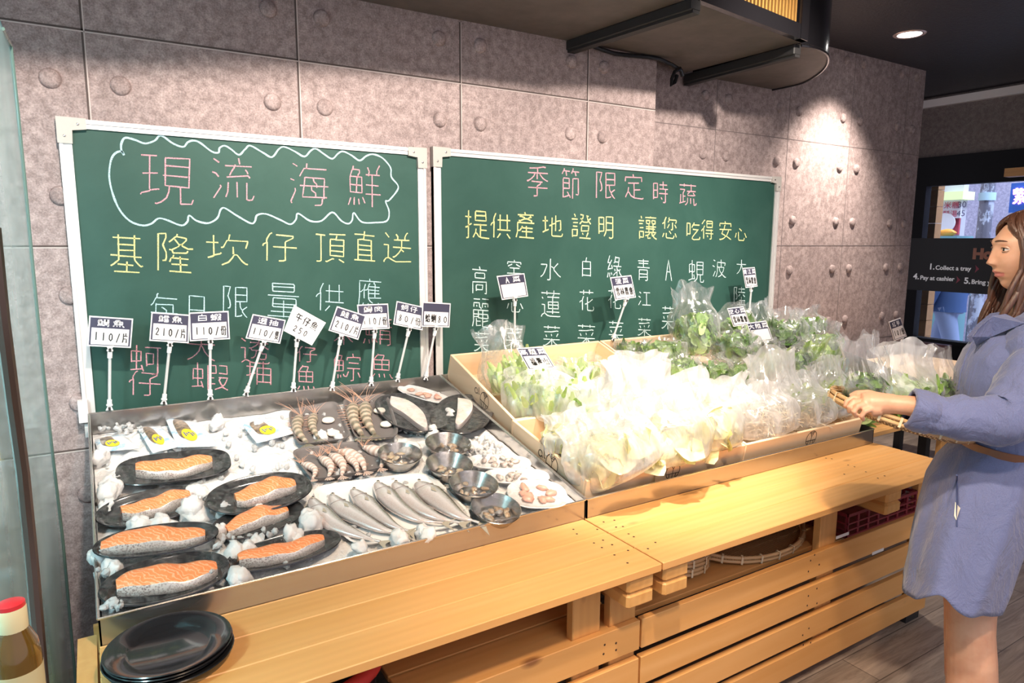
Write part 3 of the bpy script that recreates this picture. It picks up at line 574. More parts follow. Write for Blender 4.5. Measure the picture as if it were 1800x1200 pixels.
for args in (
    ('price sign reading 鯖魚 110/片, leftmost over the ice display', [(156.8, 554.6), (234.2, 559.9), (230.1, 611.4), (153.3, 607.9)], [(193.2, 613), (192.4, 716)], '鯖魚', '110/片', 0),
    ('price sign reading 鱈魚 210/片, partly behind the 白蝦 sign', [(266.3, 548.2), (333.5, 553), (331.8, 603.2), (262.4, 598.7)], [(298.7, 604), (288, 706)], '鱈魚', '210/片', 0),
    ('price sign reading 白蝦 110/份 clipped to the pan rim', [(331.8, 549.2), (401.8, 546.2), (404.3, 595.8), (333.7, 599.7)], [(369.7, 598), (369.3, 698)], '白蝦', '110/份', .006),
    ('price sign reading 透抽 110/隻 on a slanting rod', [(444.3, 551.7), (502.3, 562.3), (492.3, 604), (431.7, 594.3)], [(462.7, 603), (432.3, 691)], '透抽', '110/隻', 0),
    ('price sign reading 鮭魚 210/片, tilted in front of its neighbour', [(592.5, 537.9), (643.6, 554.4), (629.6, 597.2), (577.5, 580.7)], [(598.9, 592), (583.3, 683)], '鮭魚', '210/片', .006),
    ('price sign reading 鱒肉 110/份 on an upright rod', [(627.7, 535.4), (682.1, 533.4), (685, 577.4), (632, 580)], [(658.8, 580), (651.8, 675)], '鱒肉', '110/份', 0),
    ('price sign reading 蚵仔 80/份 over the ice display', [(697.5, 528.8), (742.8, 538.9), (742.8, 580.7), (691.2, 570)], [(719.4, 577), (698, 668)], '蚵仔', '80/份', 0),
    ('price sign reading 蛤蜊80 with its header rubbed out, before the gap between the boards', [(742.8, 530.1), (792.3, 533), (790, 575.4), (740.8, 573.9)], [(766, 576), (747.6, 665)], '', '蛤蜊80', .006)):
    price_sign(args[0], args[1], args[2], args[3], args[4], off=args[5], group='price signs over the ice display')
price_sign('plain white card hand-written 午仔魚 250, turned on its corner', [(517.2, 536), (573, 567), (548.3, 607), (498.8, 581.3)], [(522, 596), (515.3, 684)], None, None, plain=('午仔魚', '250'), off=.002, group='price signs over the ice display')
g = 'signs over the greens'
price_sign('sign headed A菜 with an empty panel, in front of the chalkboard', [(873, 485), (921.7, 480), (928.5, 520.5), (882.4, 527.2)], [(904.9, 525), (904.9, 607)], 'A菜', '', Y=-.16, group=g)
price_sign('sign headed 菠菜 with 雲林農會 written below', [(1072.5, 487.4), (1109.6, 483.4), (1117.9, 522.7), (1081.5, 527.7)], [(1100.6, 527), (1077, 596)], '菠菜', '雲林農會', Y=-.16, group=g)
price_sign('sign headed 高麗菜 with 福壽山 written below, standing among the front bags', [(908.2, 611.6), (953.7, 609.4), (976.2, 646), (929.6, 649.9)], [(954.4, 650), (946, 731)], '高麗菜', '福壽山', Y=-.60, group=g, rs=.8)
price_sign('small sign headed 青江菜, highest and farthest right on the board', [(1305, 471), (1326.7, 469.3), (1331.7, 503.3), (1311, 506)], [(1320.7, 506), (1317, 548)], '青江菜', '雲林農會', Y=-.16, group=g, rs=1.1)
price_sign('sign headed 空心菜 with writing, overlapping the blank one in the greens', [(1278.3, 541.7), (1306.7, 538.3), (1319, 569.3), (1289.3, 574)], [(1305, 574), (1307, 604)], '空心菜', '雲林農會', Y=-.36, group=g, rs=.7)
price_sign('sign headed 大陸菜 with an empty panel, standing in the greens', [(1312.3, 567.7), (1346.7, 563.3), (1359.3, 597.7), (1325, 602.3)], [(1344, 601), (1350, 634)], '大陸菜', '', Y=-.48, group=g, rs=.7)
price_sign('small sign headed 紅芋 beside the window, behind the basket of greens', [(1562.3, 565.7), (1582.7, 558.3), (1594.3, 591), (1572.3, 599)], [(1585.7, 597), (1585, 640)], '紅芋', '10/份', Y=-.35, group=g, rs=.9)
# ---------------------------------------------------------------- ice and sea food
def zi(x, y):   # height of the ice bed
    return .931+SL*y-.020-.042*max(0, min(1, (y+1.15)/1.0))**1.0
m_ = M_ice = mat('crushed_ice', (.93, .95, .98), .22, spec=.6, sss=.25, coat=.3); t = NT(m_); v = t.coords(); n1 = t.noise(v, 70, 5, .7); t.bump(n1, .8, .012)
m_.node_tree.nodes['Principled BSDF'].inputs['Subsurface Radius'].default_value = (.02, .022, .025)
t.base(t.ramp(n1, [(.3, (.88, .91, .95)), (.6, (.98, .99, 1))]))
m_ = M_icec = mat('clear_ice', (.97, .98, 1), .15, trans=.5, ior=1.31, spec=.6); t = NT(m_); v = t.coords(); t.bump(t.noise(v, 90, 3, .6), .4, .006)
X0, X1, Y0, Y1 = -.036, 1.325, -1.208, -.128
rows = []; NX, NY = 170, 130
for j in range(NY+1):
    y = Y0+(Y1-Y0)*j/NY; r_ = []
    for i in range(NX+1):
        x = X0+(X1-X0)*i/NX
        p = Vector((x, y, 0)); h = .018*noise.noise(p*9)+.013*noise.noise(p*28)+.006*abs(noise.noise(p*70))
        e = min(1, min(x-X0, X1-x, y-Y0, Y1-y)/.05)
        r_.append((x, y, zi(x, y)-.012+h*(.3+.7*e)))
    rows.append(r_)
mb = MB(); mb.grid(rows)
tag(mb.build('crushed_ice', M_ice, None, ang=180), 'bed of white crushed ice filling the left steel pan', 'ice', kind='stuff')
rnd = random.Random(3)
mb = MB()
def shard(mb, c, s, seed):
    bm = bmesh.new(); bmesh.ops.create_icosphere(bm, subdivisions=1, radius=1)
    R = Euler((seed*1.3, seed*2.1, seed*.7)).to_matrix(); vs = []
    for q in bm.verts:
        p = q.co*(1+.45*noise.noise(q.co*2+Vector((seed, 0, 0)))); p = Vector((p.x, p.y*.75, p.z*.6)); vs.append(R @ p*s+Vector(c))
    fs = [tuple(q.index for q in f.verts) for f in bm.faces]; bm.free(); mb.add(vs, fs)
for k in range(260):
    x = rnd.uniform(X0+.02, X1-.02); y = rnd.uniform(Y0+.02, Y1-.02)
    shard(mb, (x, y, zi(x, y)+.002), rnd.uniform(.008, .017), k)
tag(mb.build('ice_chips', M_icec, None, smooth=False), 'clear broken ice chips scattered over the ice bed', 'ice', kind='stuff')
# frosty lumps
def zIce(px, py, h): # point on ice bed + h (iterate)
    z = .75
    for _ in range(12):
        p = atZ(px, py, z); z = zi(p.x, p.y)+h
    return atZ(px, py, z)
M_lump = mat('frosted_ice', (.97, .98, 1), .3, trans=.10, ior=1.31, sss=.3); t = NT(M_lump); v = t.coords(); n1 = t.noise(v, 160, 5, .8); t.bump(n1, .7, .005)
M_lump.node_tree.nodes['Principled BSDF'].inputs['Subsurface Radius'].default_value = (.02, .022, .025)
mb = MB(); k = 0
lumps = [(187, 865, .045, 3), (200, 850, .035, 2), (245, 932, .05, 3), (290, 930, .045, 3), (340, 900, .055, 3), (350, 872, .04, 2), (425, 1012, .038, 2), (545, 922, .05, 3), (520, 940, .04, 3), (410, 970, .04, 2), (440, 960, .035, 2), (255, 742, .05, 2), (375, 745, .04, 2), (560, 770, .03, 2), (590, 765, .028, 2), (180, 810, .04, 2), (185, 980, .04, 2), (200, 1005, .035, 2), (720, 790, .04, 2), (640, 968, .03, 2), (700, 948, .04, 2), (745, 938, .035, 2), (830, 790, .035, 2), (790, 730, .03, 2), (400, 895, .035, 2), (385, 935, .03, 2), (460, 900, .03, 2), (190, 890, .035, 2), (760, 760, .035, 2), (455, 745, .03, 2)]
for px, py, s, n in lumps:
    for q in range(n):
        p = zIce(px+rnd.uniform(-9, 9), py+rnd.uniform(-5, 5), .012+.006*q)
        R = Euler((rnd.random()*3, rnd.random()*3, rnd.random()*3)).to_matrix().to_4x4()
        mb.blob(p, (s*.8, s*.6, s*.55), .4, k, 3, R, 2.2); k += 1
tag(mb.build('ice_lumps', M_lump, None, ang=180), 'frosty lumps of half-melted ice between the plates of fish', 'ice', kind='stuff')
mb = MB()
for px, py, n in ((195, 745, 16), (215, 738, 14), (230, 752, 12), (865, 790, 16), (835, 795, 16), (850, 778, 14), (335, 872, 12), (395, 885, 12), (450, 895, 12), (185, 1000, 12), (195, 1060, 10), (470, 940, 12), (400, 950, 10), (355, 1000, 8)):
    for q in range(n):
        p = zIce(px+rnd.uniform(-20, 20), py+rnd.uniform(-10, 10), rnd.uniform(.012, .03)); shard(mb, p, rnd.uniform(.008, .015), k); k += 1
tag(mb.build('ice_cubes', M_icec, None, smooth=False), 'little heaps of clear ice cubes at the pan corners', 'ice', kind='stuff')

M_plate = mat('black_melamine', (.016, .016, .019), .16, spec=.6, coat=.3)
M_wplate = mat('white_melamine', (.74, .74, .75), .3)
M_tray = mat('grey_foam_tray', (.16, .145, .145), .55); t = NT(M_tray); v = t.coords(); t.bump(t.noise(v, 220, 2, .5), .2, .001)
M_trayw = mat('white_foam_tray', (.88, .88, .88), .5)
def m_film(name, lo, hi, scale=6, tint=(.95, .97, 1), white=.6, rough=.12, stretch=(1, 1, 1), edge=.35):
    m_ = bpy.data.materials.new(name); m_.use_nodes = True; t = NT(m_); t.t.nodes.remove(t.b)
    out = t.t.nodes['Material Output']
    tr = t.n('ShaderNodeBsdfTransparent'); gl = t.n('ShaderNodeBsdfGlossy'); gl.inputs['Roughness'].default_value = rough
    df = t.n('ShaderNodeBsdfDiffuse'); df.inputs[0].default_value = (*tint, 1); tl = t.n('ShaderNodeBsdfTranslucent'); tl.inputs[0].default_value = (*tint, 1)
    v = t.coords(stretch); n1 = t.noise(v, scale, 4, .65, 1.2)
    bp = t.n('ShaderNodeBump'); bp.inputs['Strength'].default_value = .5; bp.inputs['Distance'].default_value = .01; t.l(n1, bp.inputs['Height'])
    for q in (gl, df): t.l(bp.outputs[0], q.inputs['Normal'])
    m1 = t.n('ShaderNodeMixShader'); m1.inputs[0].default_value = .5; t.l(df.outputs[0], m1.inputs[1]); t.l(tl.outputs[0], m1.inputs[2])
    m2 = t.n('ShaderNodeMixShader'); m2.inputs[0].default_value = 1-white; t.l(m1.outputs[0], m2.inputs[1]); t.l(gl.outputs[0], m2.inputs[2])
    lw = t.n('ShaderNodeLayerWeight'); lw.inputs['Blend'].default_value = .35
    mr = t.n('ShaderNodeMapRange'); mr.inputs['From Min'].default_value = .38; mr.inputs['From Max'].default_value = .68; mr.inputs['To Min'].default_value = lo; mr.inputs['To Max'].default_value = hi
    t.l(n1, mr.inputs['Value'])
    f = t.math('ADD', mr.outputs[0], t.math('MULTIPLY', t.math('POWER', lw.outputs['Facing'], 2.0), edge))
    f.node.use_clamp = True
    m3 = t.n('ShaderNodeMixShader'); t.l(f, m3.inputs[0]); t.l(tr.outputs[0], m3.inputs[1]); t.l(m2.outputs[0], m3.inputs[2])
    t.l(m3.outputs[0], out.inputs['Surface']); return m_
M_wrap = m_film('cling_film', .02, .32, 30, white=.25, rough=.08, edge=.15)
def oval(n, a, b, p=2.0):
    out = []
    for k in range(n):
        th = 2*PI*k/n; c, s = math.cos(th), math.sin(th)
        out.append((a*math.copysign(abs(c)**(2/p), c), b*math.copysign(abs(s)**(2/p), s)))
    return out
def dish(mb, M, a, b, prof, p=2.0, n=40):
    """prof: list of (inset, z) from the underside centre outwards and back in"""
    rows = []
    for ins, z in prof:
        k = max(.02, 1-ins/b); rows.append([M @ Vector((x*max(.02, (a-ins)/a), y*max(.02, (b-ins)/b), z)) for x, y in oval(n, a, b, p)])
    mb.grid(rows, closed_u=True, cap=True)
def fitM(c, xe, ye, h, tilt=0, roll=0, plane='ice'):
    """centre, long-axis end and short-axis end as seen in the photo -> frame and half sizes on the sloping bed"""
    f = (lambda x, y: zIce(x, y, h)) if plane == 'ice' else (lambda x, y: atZ(x, y, plane))
    C0 = f(*c); A = f(*xe)-C0; B = f(*ye)-C0
    nrm = Vector((0, -SL-.04, 1)) if plane == 'ice' else Vector((0, 0, 1))
    x = A.normalized(); z = (nrm-x*nrm.dot(x)).normalized(); y = z.cross(x)
    M = frame(C0, x, nrm) @ Euler((tilt, roll, 0)).to_matrix().to_4x4()
    def py(p):
        v_ = p-CAM; return v_.dot(UPV)/v_.dot(FWD)*CF
    g0 = py(C0); xv = (py(C0+x*.01)-g0)/.01; yv = (py(C0+y*.01)-g0)/.01; Hh = abs(c[1]-ye[1]); a = A.length
    b = math.sqrt(max(Hh*Hh-(a*xv)**2, (.3*Hh)**2))/abs(yv)
    return M, a, max(b, .40*a)
PLATE = [(.045, 0), (.022, .001), (.012, .010), (0, .020), (.002, .0225), (.010, .0195), (.020, .011), (.032, .0065), (.06, .006)]
def plate(label, c, xe, ye, h, tilt=0, roll=0, mt=None, group=None, p=2.4, film=True, name='oval_plate', prof=PLATE, plane='ice', asp=None):
    M, a, b = fitM(c, xe, ye, h, tilt, roll, plane)
    if asp: b = a*asp
    root = thing(name, label, 'plate', M.translation, group)
    mb = MB(); dish(mb, M, a, b, prof, p); mb.build('dish', mt or M_plate, root, ang=50)
    if film:
        zt = max(z for i, z in prof); f = MB(); rows = []
        for k in (.985, .96, .8, .6, .4, .2, .02):
            rows.append([M @ Vector((x*k, y*k, zt+.001-.006*(1-k)+.003*noise.noise(Vector((x*20, y*20, k*3))))) for x, y in oval(40, a, b, p)])
        f.grid(rows, closed_u=True); f.build('cling_film', M_wrap, root, ang=180)
    return root, M, a, b
m_ = M_salmon = mat('salmon_flesh', (.86, .30, .10), .4, sss=.1, spec=.3, coat=.15); t = NT(m_); tc = t.n('ShaderNodeTexCoord'); mp = t.n('ShaderNodeMapping'); mp.inputs['Scale'].default_value = (1, 1, 1); t.l(tc.outputs['UV'], mp.inputs[0])
wv = t.n('ShaderNodeTexWave'); wv.wave_type = 'BANDS'; wv.bands_direction = 'DIAGONAL'; wv.inputs['Scale'].default_value = 3.2; wv.inputs['Distortion'].default_value = 11; wv.inputs['Detail'].default_value = 3; wv.inputs['Detail Scale'].default_value = 1
t.l(mp.outputs[0], wv.inputs['Vector']); t.base(t.ramp(wv.outputs['Fac'], [(.0, (.90, .27, .10)), (.75, (.90, .30, .12)), (.97, (.93, .46, .27))])); t.bump(wv.outputs['Fac'], .15, .003)
m_ = M_sskin = mat('salmon_skin', (.5, .45, .42), .3, .3, coat=.4); t = NT(m_); v = t.coords((60, 60, 60)); vo = t.n('ShaderNodeTexVoronoi'); vo.inputs['Scale'].default_value = 3.5; t.l(v, vo.inputs['Vector'])
n2 = t.noise(t.coords(), 14, 3, .6); t.base(t.mix(t.ramp(vo.outputs['Distance'], [(.25, (0, 0, 0)), (.6, (1, 1, 1))]), t.ramp(n2, [(.35, (.24, .17, .16)), (.6, (.46, .40, .38))]), (.66, .60, .57)))
def set_uv(o, M, a, b):
    me = o.data; uv = me.uv_layers.new(name='u'); Mi = M.inverted(); off = OFF[o.name]
    for lp in me.loops:
        q = Mi @ (me.vertices[lp.vertex_index].co+off); uv.data[lp.index].uv = (q.x/(2*a)*3, q.y/(2*b)+q.z*6)
def salmon(label, M, a, b, L=.66, wd=.42, dx=0, dy=0, seed=0, hgt=.038, rot=0):
    """fillet piece: orange flesh on top and on the cut ends, silver skin along the front side"""
    M2 = M @ Matrix.Translation((dx*a, dy*b, .0075)) @ Matrix.Rotation(rot, 4, 'Z')
    root = thing('salmon_fillet', label, 'fish', M2.translation, 'salmon fillets on black plates')
    hl = L*a; hw = wd*b; N = 26; fl = MB(); sk = MB(); rows = []; sr = []
    for i in range(N+1):
        u = i/N; x = (u*2-1)*hl; taper = (math.sin(PI*min(1, .06+u*.94))**.42) if u < .5 else (math.sin(PI*max(0, min(1, u*.97)))**.38 if u < .98 else .35)
        taper = max(.22, taper); bend = .10*b*math.cos(u*PI*1.4+seed); wob = .0025*math.sin(u*17+seed)
        w_ = hw*taper; hh = hgt*(.55+.45*taper)*(.9+.1*math.sin(u*7+seed)); r_ = []
        for (yy, zz) in ((.9, .0), (1.0, .35), (.9, .75), (.55, 1.0), (.1, 1.0), (-.3, .95), (-.72, .80), (-.76, .77)):
            r_.append(M2 @ Vector((x, w_*yy+bend, hh*zz+wob*(zz > .5))))
        rows.append(r_)
        sr.append([M2 @ Vector((x, w_*yy+bend, hh*zz+wob*(zz > .5))) for yy, zz in ((-.76, .775), (-.82, .72), (-.95, .42), (-1.0, .18), (-.97, .02), (-.5, -.02), (.9, .0))])
    fl.grid(rows); b0 = len(fl.v)
    for e in (0, N):
        fl.add([*rows[e], *sr[e][::-1][1:]], [tuple(range(len(rows[e])+len(sr[e])-1))])
    o = fl.build('flesh', M_salmon, root, ang=60); set_uv(o, M2, hl, hw)
    sk.grid(sr); sk.build('skin', M_sskin, root, ang=60)
    return root
G = 'oval black plates of salmon'
SP = [ # label, centre, x-end, top, lift, tilt, roll, superellipse power, fillet
 ('oblong black plate of salmon, highest of the plates on the left of the ice', (308, 829), (406, 817), (305, 800), .012, 0, 0, 3.2, dict(L=.66, wd=.50, seed=1)),
 ('oval black plate half under ice lumps, second from the back on the left', (270, 898), (364, 876), (268, 864), .006, .05, 0, 2.2, dict(L=.62, wd=.44, seed=2, dx=.06)),
 ('oval black plate of salmon stacked crosswise over another, right of the first column', (458, 875), (547, 858), (453, 841), .034, .05, -.02, 2.2, dict(L=.58, wd=.46, seed=3, dx=.10)),
 ('oval black plate of salmon tucked beneath the crosswise one', (455, 922), (532, 899), (450, 888), .004, .0, -.03, 2.2, dict(L=.66, wd=.46, seed=4, dx=-.03)),
 ('narrow tilted black plate of salmon with shiny skin, third down the left edge', (278, 958), (385, 943), (275, 932), .030, .10, 0, 2.2, dict(L=.82, wd=.60, seed=5, dx=-.05)),
 ('oval black plate of salmon at the front left corner of the ice', (294, 1026), (404, 1000), (288, 980), .006, .04, 0, 2.2, dict(L=.76, wd=.52, seed=6, dx=.02)),
 ('oval black plate of salmon by the front rim, nearest to the row of whole fish', (502, 977), (598, 953), (496, 942), .002, .0, -.02, 2.2, dict(L=.74, wd=.46, seed=7, dx=-.05)),
]
FL = ['salmon fillet on the oblong black plate', 'wavy salmon fillet half hidden by ice lumps', 'salmon fillet with a squared end on the crosswise plate', 'salmon fillet partly covered by the crosswise plate', 'long thin salmon fillet with dark shiny skin on the tilted plate', 'thick salmon fillet at the front left corner', 'curved salmon fillet by the front rim near the whole fish']
for i, (lb, c, xe, ye, h, ti, ro, pw, kw) in enumerate(SP):
    r_, M, a, b = plate(lb, c, xe, ye, h, ti, ro, group=G, p=pw)
    salmon(FL[i], M, a, b, **kw)
# ---------------------------------------------------------------- foam trays, prawns, bowls, whole fish
def quad_dish(label, name, quad, h, prof, mt, p=6.0, group=None, film=False, cat='tray', n=48):
    q = [zIce(x, y, h) for x, y in quad]; nrm = Vector((0, -SL-.04, 1)).normalized(); c0 = sum(q, Vector())/4
    root = thing(name, label, cat, c0, group); half = min((q[0]-q[3]).length, (q[0]-q[1]).length)/2
    def at(u, v, z): return (q[0]*(1-u)+q[1]*u)*(1-v)+(q[3]*(1-u)+q[2]*u)*v+nrm*z
    rows = []
    for ins, z in prof:
        k = 1-ins/half; rows.append([at(.5+x*.5*k, .5+y*.5*k, z) for x, y in oval(n, 1, 1, p)])
    mb = MB(); mb.grid(rows, closed_u=True, cap=True); mb.build('dish', mt, root, ang=50)
    if film:
        zt = max(z for i, z in prof); rows = [[at(.5+x*.5*k, .5+y*.5*k, zt+.001-.003*(1-k)+.002*noise.noise(Vector((x*6, y*6, k*3)))) for x, y in oval(n, 1, 1, p)] for k in (1.005, .95, .7, .4, .02)]
        f = MB(); f.grid(rows, closed_u=True); f.build('cling_film', M_wrap, root, ang=180)
    return root, at
TRP = [(.012, 0), (.006, .002), (.0, .016), (-.003, .0185), (-.003, .0205), (.002, .020), (.006, .016), (.011, .006), (.02, .004)]
g = 'grey foam trays of prawns and scallops'
T1, a1 = quad_dish('grey foam tray with two striped prawns, left of the pair at the back', 'foam_tray', [(506, 729), (592, 711), (618, 777), (522, 789)], .002, TRP, M_tray, group=g)
T2, a2 = quad_dish('grey foam tray with striped prawns, right of the pair at the back', 'foam_tray', [(600, 708), (680, 698), (702, 773), (625, 781)], .010, TRP, M_tray, group=g)
T3, a3 = quad_dish('grey foam tray of white shrimp in the middle of the ice', 'foam_tray', [(510, 798), (652, 780), (680, 828), (549, 852)], .002, TRP, M_tray, group=g)
TW, aw = quad_dish('long white foam tray under the row of whole fish', 'foam_tray', [(541, 862), (752, 834), (838, 920), (620, 970)], -.004, [(.02, 0), (.008, .001), (0, .012), (-.003, .013), (-.003, .0145), (.004, .014), (.010, .004), (.03, .003)], M_trayw)
def m_strip(name, a, b, c, sc, rough=.3):
    m_ = mat(name, a, rough, coat=.5, sss=.1); t = NT(m_); tc = t.n('ShaderNodeTexCoord'); wv = t.n('ShaderNodeTexWave'); wv.bands_direction = 'X'; wv.inputs['Scale'].default_value = sc; wv.inputs['Distortion'].default_value = 4
    t.l(tc.outputs['UV'], wv.inputs['Vector']); t.base(t.ramp(wv.outputs['Fac'], [(.15, b), (.5, a), (.9, c)])); return m_
M_tiger = m_strip('striped_prawn_shell', (.36, .29, .22), (.21, .19, .14), (.56, .46, .36), 2.6)
M_shrimp = m_strip('white_shrimp_shell', (.70, .56, .50), (.58, .42, .36), (.80, .70, .65), 2.6)
M_leg = mat('prawn_leg', (.60, .36, .26), .4); M_scal = mat('scallop_white', (.88, .80, .72), .35, sss=.2)
def prawn(label, p0, p1, at_n, L, curl, mt, group, seed, fat=1):
    """p0 head, p1 tail in world; body arcs sideways by curl"""
    nrm = Vector((0, -SL-.04, 1)).normalized(); d = (p1-p0); s = d.cross(nrm).normalized(); ln = d.length; rnd = random.Random(seed)
    root = thing('prawn', label, 'prawn', p0, group); N = 22; pts = []; rs = []
    for i in range(N+1):
        u = i/N; c = p0+d*u+s*math.sin(u*PI)*curl*ln+nrm*(.008*fat+.002*math.sin(u*PI)); pts.append(c)
        seg = .88+.12*abs(math.sin(u*7*PI)) if u > .35 else 1
        rs.append(ln*.105*fat*seg*(min(1, .35+u*3.2) if u < .25 else (1-.72*((u-.25)/.75)**1.3)))
    mb = MB(); mb.tube(pts, rs, 10); o = mb.build('shell', mt, root, ang=80)
    me = o.data; uv = me.uv_layers.new(name='u'); off = OFF[o.name]
    for lp in me.loops:
        q = me.vertices[lp.vertex_index].co+off-p0; uv.data[lp.index].uv = (q.dot(d)/ln/ln, q.dot(s)/ln)
    tf = MB()
    for k in (-2, -1, 0, 1, 2):
        a = pts[-1]; e = a+(d.normalized()*math.cos(k*.32)+s*math.sin(k*.32))*ln*.16; w_ = s*ln*.02
        tf.poly([a-w_*.4, e-w_, e+d.normalized()*ln*.02, e+w_, a+w_*.4], nrm*.0012)
    tf.build('tail_fan', mt, root)
    lg = MB()
    for k in range(14):
        u = .12+.055*k; i = int(u*N); a = pts[i]; sd = -1 if curl > 0 else 1
        e = a+s*sd*-1*ln*(.17 if k < 8 else .12)*rnd.uniform(.8, 1.2)-d.normalized()*ln*.05*rnd.uniform(0, 1.5)-nrm*.006
        lg.tube([a, a.lerp(e, .5)+nrm*.003, e], [.0012, .001, .0005], 5)
    lg.build('legs', M_leg, root)
    an = MB()
    for k in range(9):
        a = pts[0]; v_ = -d.normalized()*rnd.uniform(.15, .35)+s*rnd.uniform(-.35, .35)+nrm*rnd.uniform(.02, .2)
        an.tube([a, a+v_*ln*.5+nrm*.004, a+v_*ln+s*rnd.uniform(-.05, .05)*ln], [.0011, .0008, .0004], 5)
    an.tube([pts[0]+nrm*.003, pts[0]-d.normalized()*ln*.12+nrm*.006], [.0022, .0004], 6); an.build('antennae', M_leg, root)
    ey = MB()
    for k in (-1, 1): ey.blob(pts[1]+s*k*ln*.05+nrm*.006, .0022, 0, 0, 1)
    ey.build('eyes', M_black, root); return root
h = .012
for i, (lb, a, b, c, f, g_) in enumerate((
    ('striped prawn on the left in the left foam tray', (529, 733), (541, 782), .10, .85, 'striped prawns'), ('striped prawn beside the scallops in the left foam tray', (554, 730), (561, 773), .08, .85, 'striped prawns'),
    ('striped prawn with tangled legs in the right foam tray', (622, 712), (637, 768), .06, .85, 'striped prawns'), ('yellowish striped prawn beside the scallops in the right foam tray', (643, 710), (658, 766), .05, .85, 'striped prawns'))):
    prawn(lb, zIce(*a, h+.008*(i > 1)), zIce(*b, h+.008*(i > 1)), None, 1, c, M_tiger, g_, i, f)
for i, (lb, a, b, c) in enumerate((
    ('white shrimp with an orange head, leftmost in the middle tray', (529, 819), (549, 846), -.22), ('white shrimp second from the left in the middle tray', (561, 808), (577, 842), -.15), ('white shrimp third from the left in the middle tray', (579, 803), (600, 840), -.14),
    ('white shrimp lying long across the middle tray', (594, 797), (641, 832), -.16), ('white shrimp fourth from the left in the middle tray', (607, 806), (628, 834), -.10), ('white shrimp curling at the right end of the middle tray', (638, 790), (668, 826), -.24))):
    prawn(lb, zIce(*a, h-.002), zIce(*b, h-.002), None, 1, c, M_shrimp, 'white shrimp in the middle tray', 20+i, 1.15)
for lb, (x, y), hh in (('white scallop at the top right of the left foam tray', (577, 741), .010), ('white scallop at the bottom right of the left foam tray', (586, 764), .010), ('white scallop at the top right of the right foam tray', (667, 724), .018), ('white scallop lower right in the right foam tray', (679, 748), .018)):
    M = frame(zIce(x, y, hh), (1, 0, 0)); mb = MB(); mb.lathe([(.006, 0), (.022, .002), (.0245, .007), (.022, .012), (.012, .0145), (.001, .015)], 24, M, 1, .85)
    tag(mb.build('scallop', M_scal), lb, 'scallop', 'scallops in the foam trays')
# white fish on black plates
M_cod = mat('white_fish_flesh', (.84, .78, .74), .35, sss=.2, coat=.4); t = NT(M_cod); v = t.coords(); n1 = t.noise(v, 25, 4, .6); t.base(t.ramp(n1, [(.3, (.60, .46, .42)), (.6, (.74, .70, .68))]))
M_codskin = mat('white_fish_skin', (.45, .40, .40), .35, .2)
def steak(label, c, ax, M, outline, hgt=.022):
    root = thing('white_fish_steak', label, 'fish', M.translation)
    n = len(outline); mb = MB(); rows = []
    P = spl(outline+outline[:1], 4)[:-1]
    for k, z in ((1.0, 0), (1.02, hgt*.5), (.97, hgt*.9), (.8, hgt), (.4, hgt*1.08), (.02, hgt*1.1)):
        rows.append([M @ Vector((p.x*k, p.y*k, z)) for p in P])
    mb.grid(rows[2:], closed_u=True); mb.build('flesh', M_cod, root, ang=70)
    sk = MB(); sk.grid(rows[:3], closed_u=True); sk.build('skin', M_codskin, root, ang=70); return root
G2 = 'black plates of white fish'
_, M, a, b = plate('oval black plate with a long white fish steak, beside the foam trays', (721, 731), (757, 766), (748, 712), .012, 0, 0, group=G2, asp=.62)
Ms = M @ Matrix.Translation((0, -.1*b, .0075)); steak('long half-moon white fish steak on the oval plate', 0, 0, Ms, [(-.85*a, -.05*b), (-.5*a, .36*b), (.2*a, .42*b), (.85*a, .10*b), (.8*a, -.08*b), (.1*a, -.20*b), (-.4*a, -.34*b)])
_, M, a, b = plate('round black plate with a short white fish steak, next to the wooden crate', (813, 733), (864, 741), (812, 699), .020, 0, 0, group=G2)
Ms = M @ Matrix.Translation((0, 0, .0075)); steak('short wedge of white fish on the round black plate', 0, 0, Ms, [(-.45*a, .68*b), (.05*a, .62*b), (.28*a, .10*b), (.18*a, -.62*b), (-.02*a, -.60*b), (-.18*a, -.05*b)])
# white plates with small cuts
M_bits = mat('pale_squid_pieces', (.74, .60, .55), .3, sss=.2, coat=.5); t = NT(M_bits); v = t.coords(); t.base(t.ramp(t.noise(v, 45, 4, .7), [(.32, (.12, .11, .11)), (.47, (.42, .36, .33)), (.64, (.68, .62, .58))]))
M_pinkf = mat('pink_fish_slices', (.66, .36, .28), .3, sss=.2, coat=.5)
M_shell = mat('brown_shellfish', (.52, .34, .20), .35, coat=.5); t = NT(M_shell); v = t.coords(); t.base(t.ramp(t.noise(v, 60, 4, .7), [(.3, (.16, .10, .06)), (.5, (.62, .42, .26)), (.68, (.85, .74, .60))]))
WP = [(.03, 0), (.014, .001), (.004, .010), (0, .014), (.002, .0165), (.008, .0145), (.018, .007), (.04, .005)]
def pieces(lb, M, a, b, n, mt, s, seed, grp, cat='seafood', name='seafood_piece', z=.010, spread=.6):
    rnd = random.Random(seed)
    for i in range(n):
        th = rnd.uniform(0, 2*PI); r = spread*math.sqrt(rnd.random()); x, y = a*r*math.cos(th), b*r*math.sin(th)
        mb = MB(); R = Matrix.Rotation(rnd.uniform(0, PI), 4, 'Z')
        mb.blob((0, 0, 0), (s*rnd.uniform(.8, 1.3), s*rnd.uniform(.5, .8), s*.42), .45, seed*9+i, 2, M @ Matrix.Translation((x, y, z+.003*(i % 3))) @ R, 2.0)
        o = mb.build(name, mt, ang=180); tag(o, lb, cat, grp)
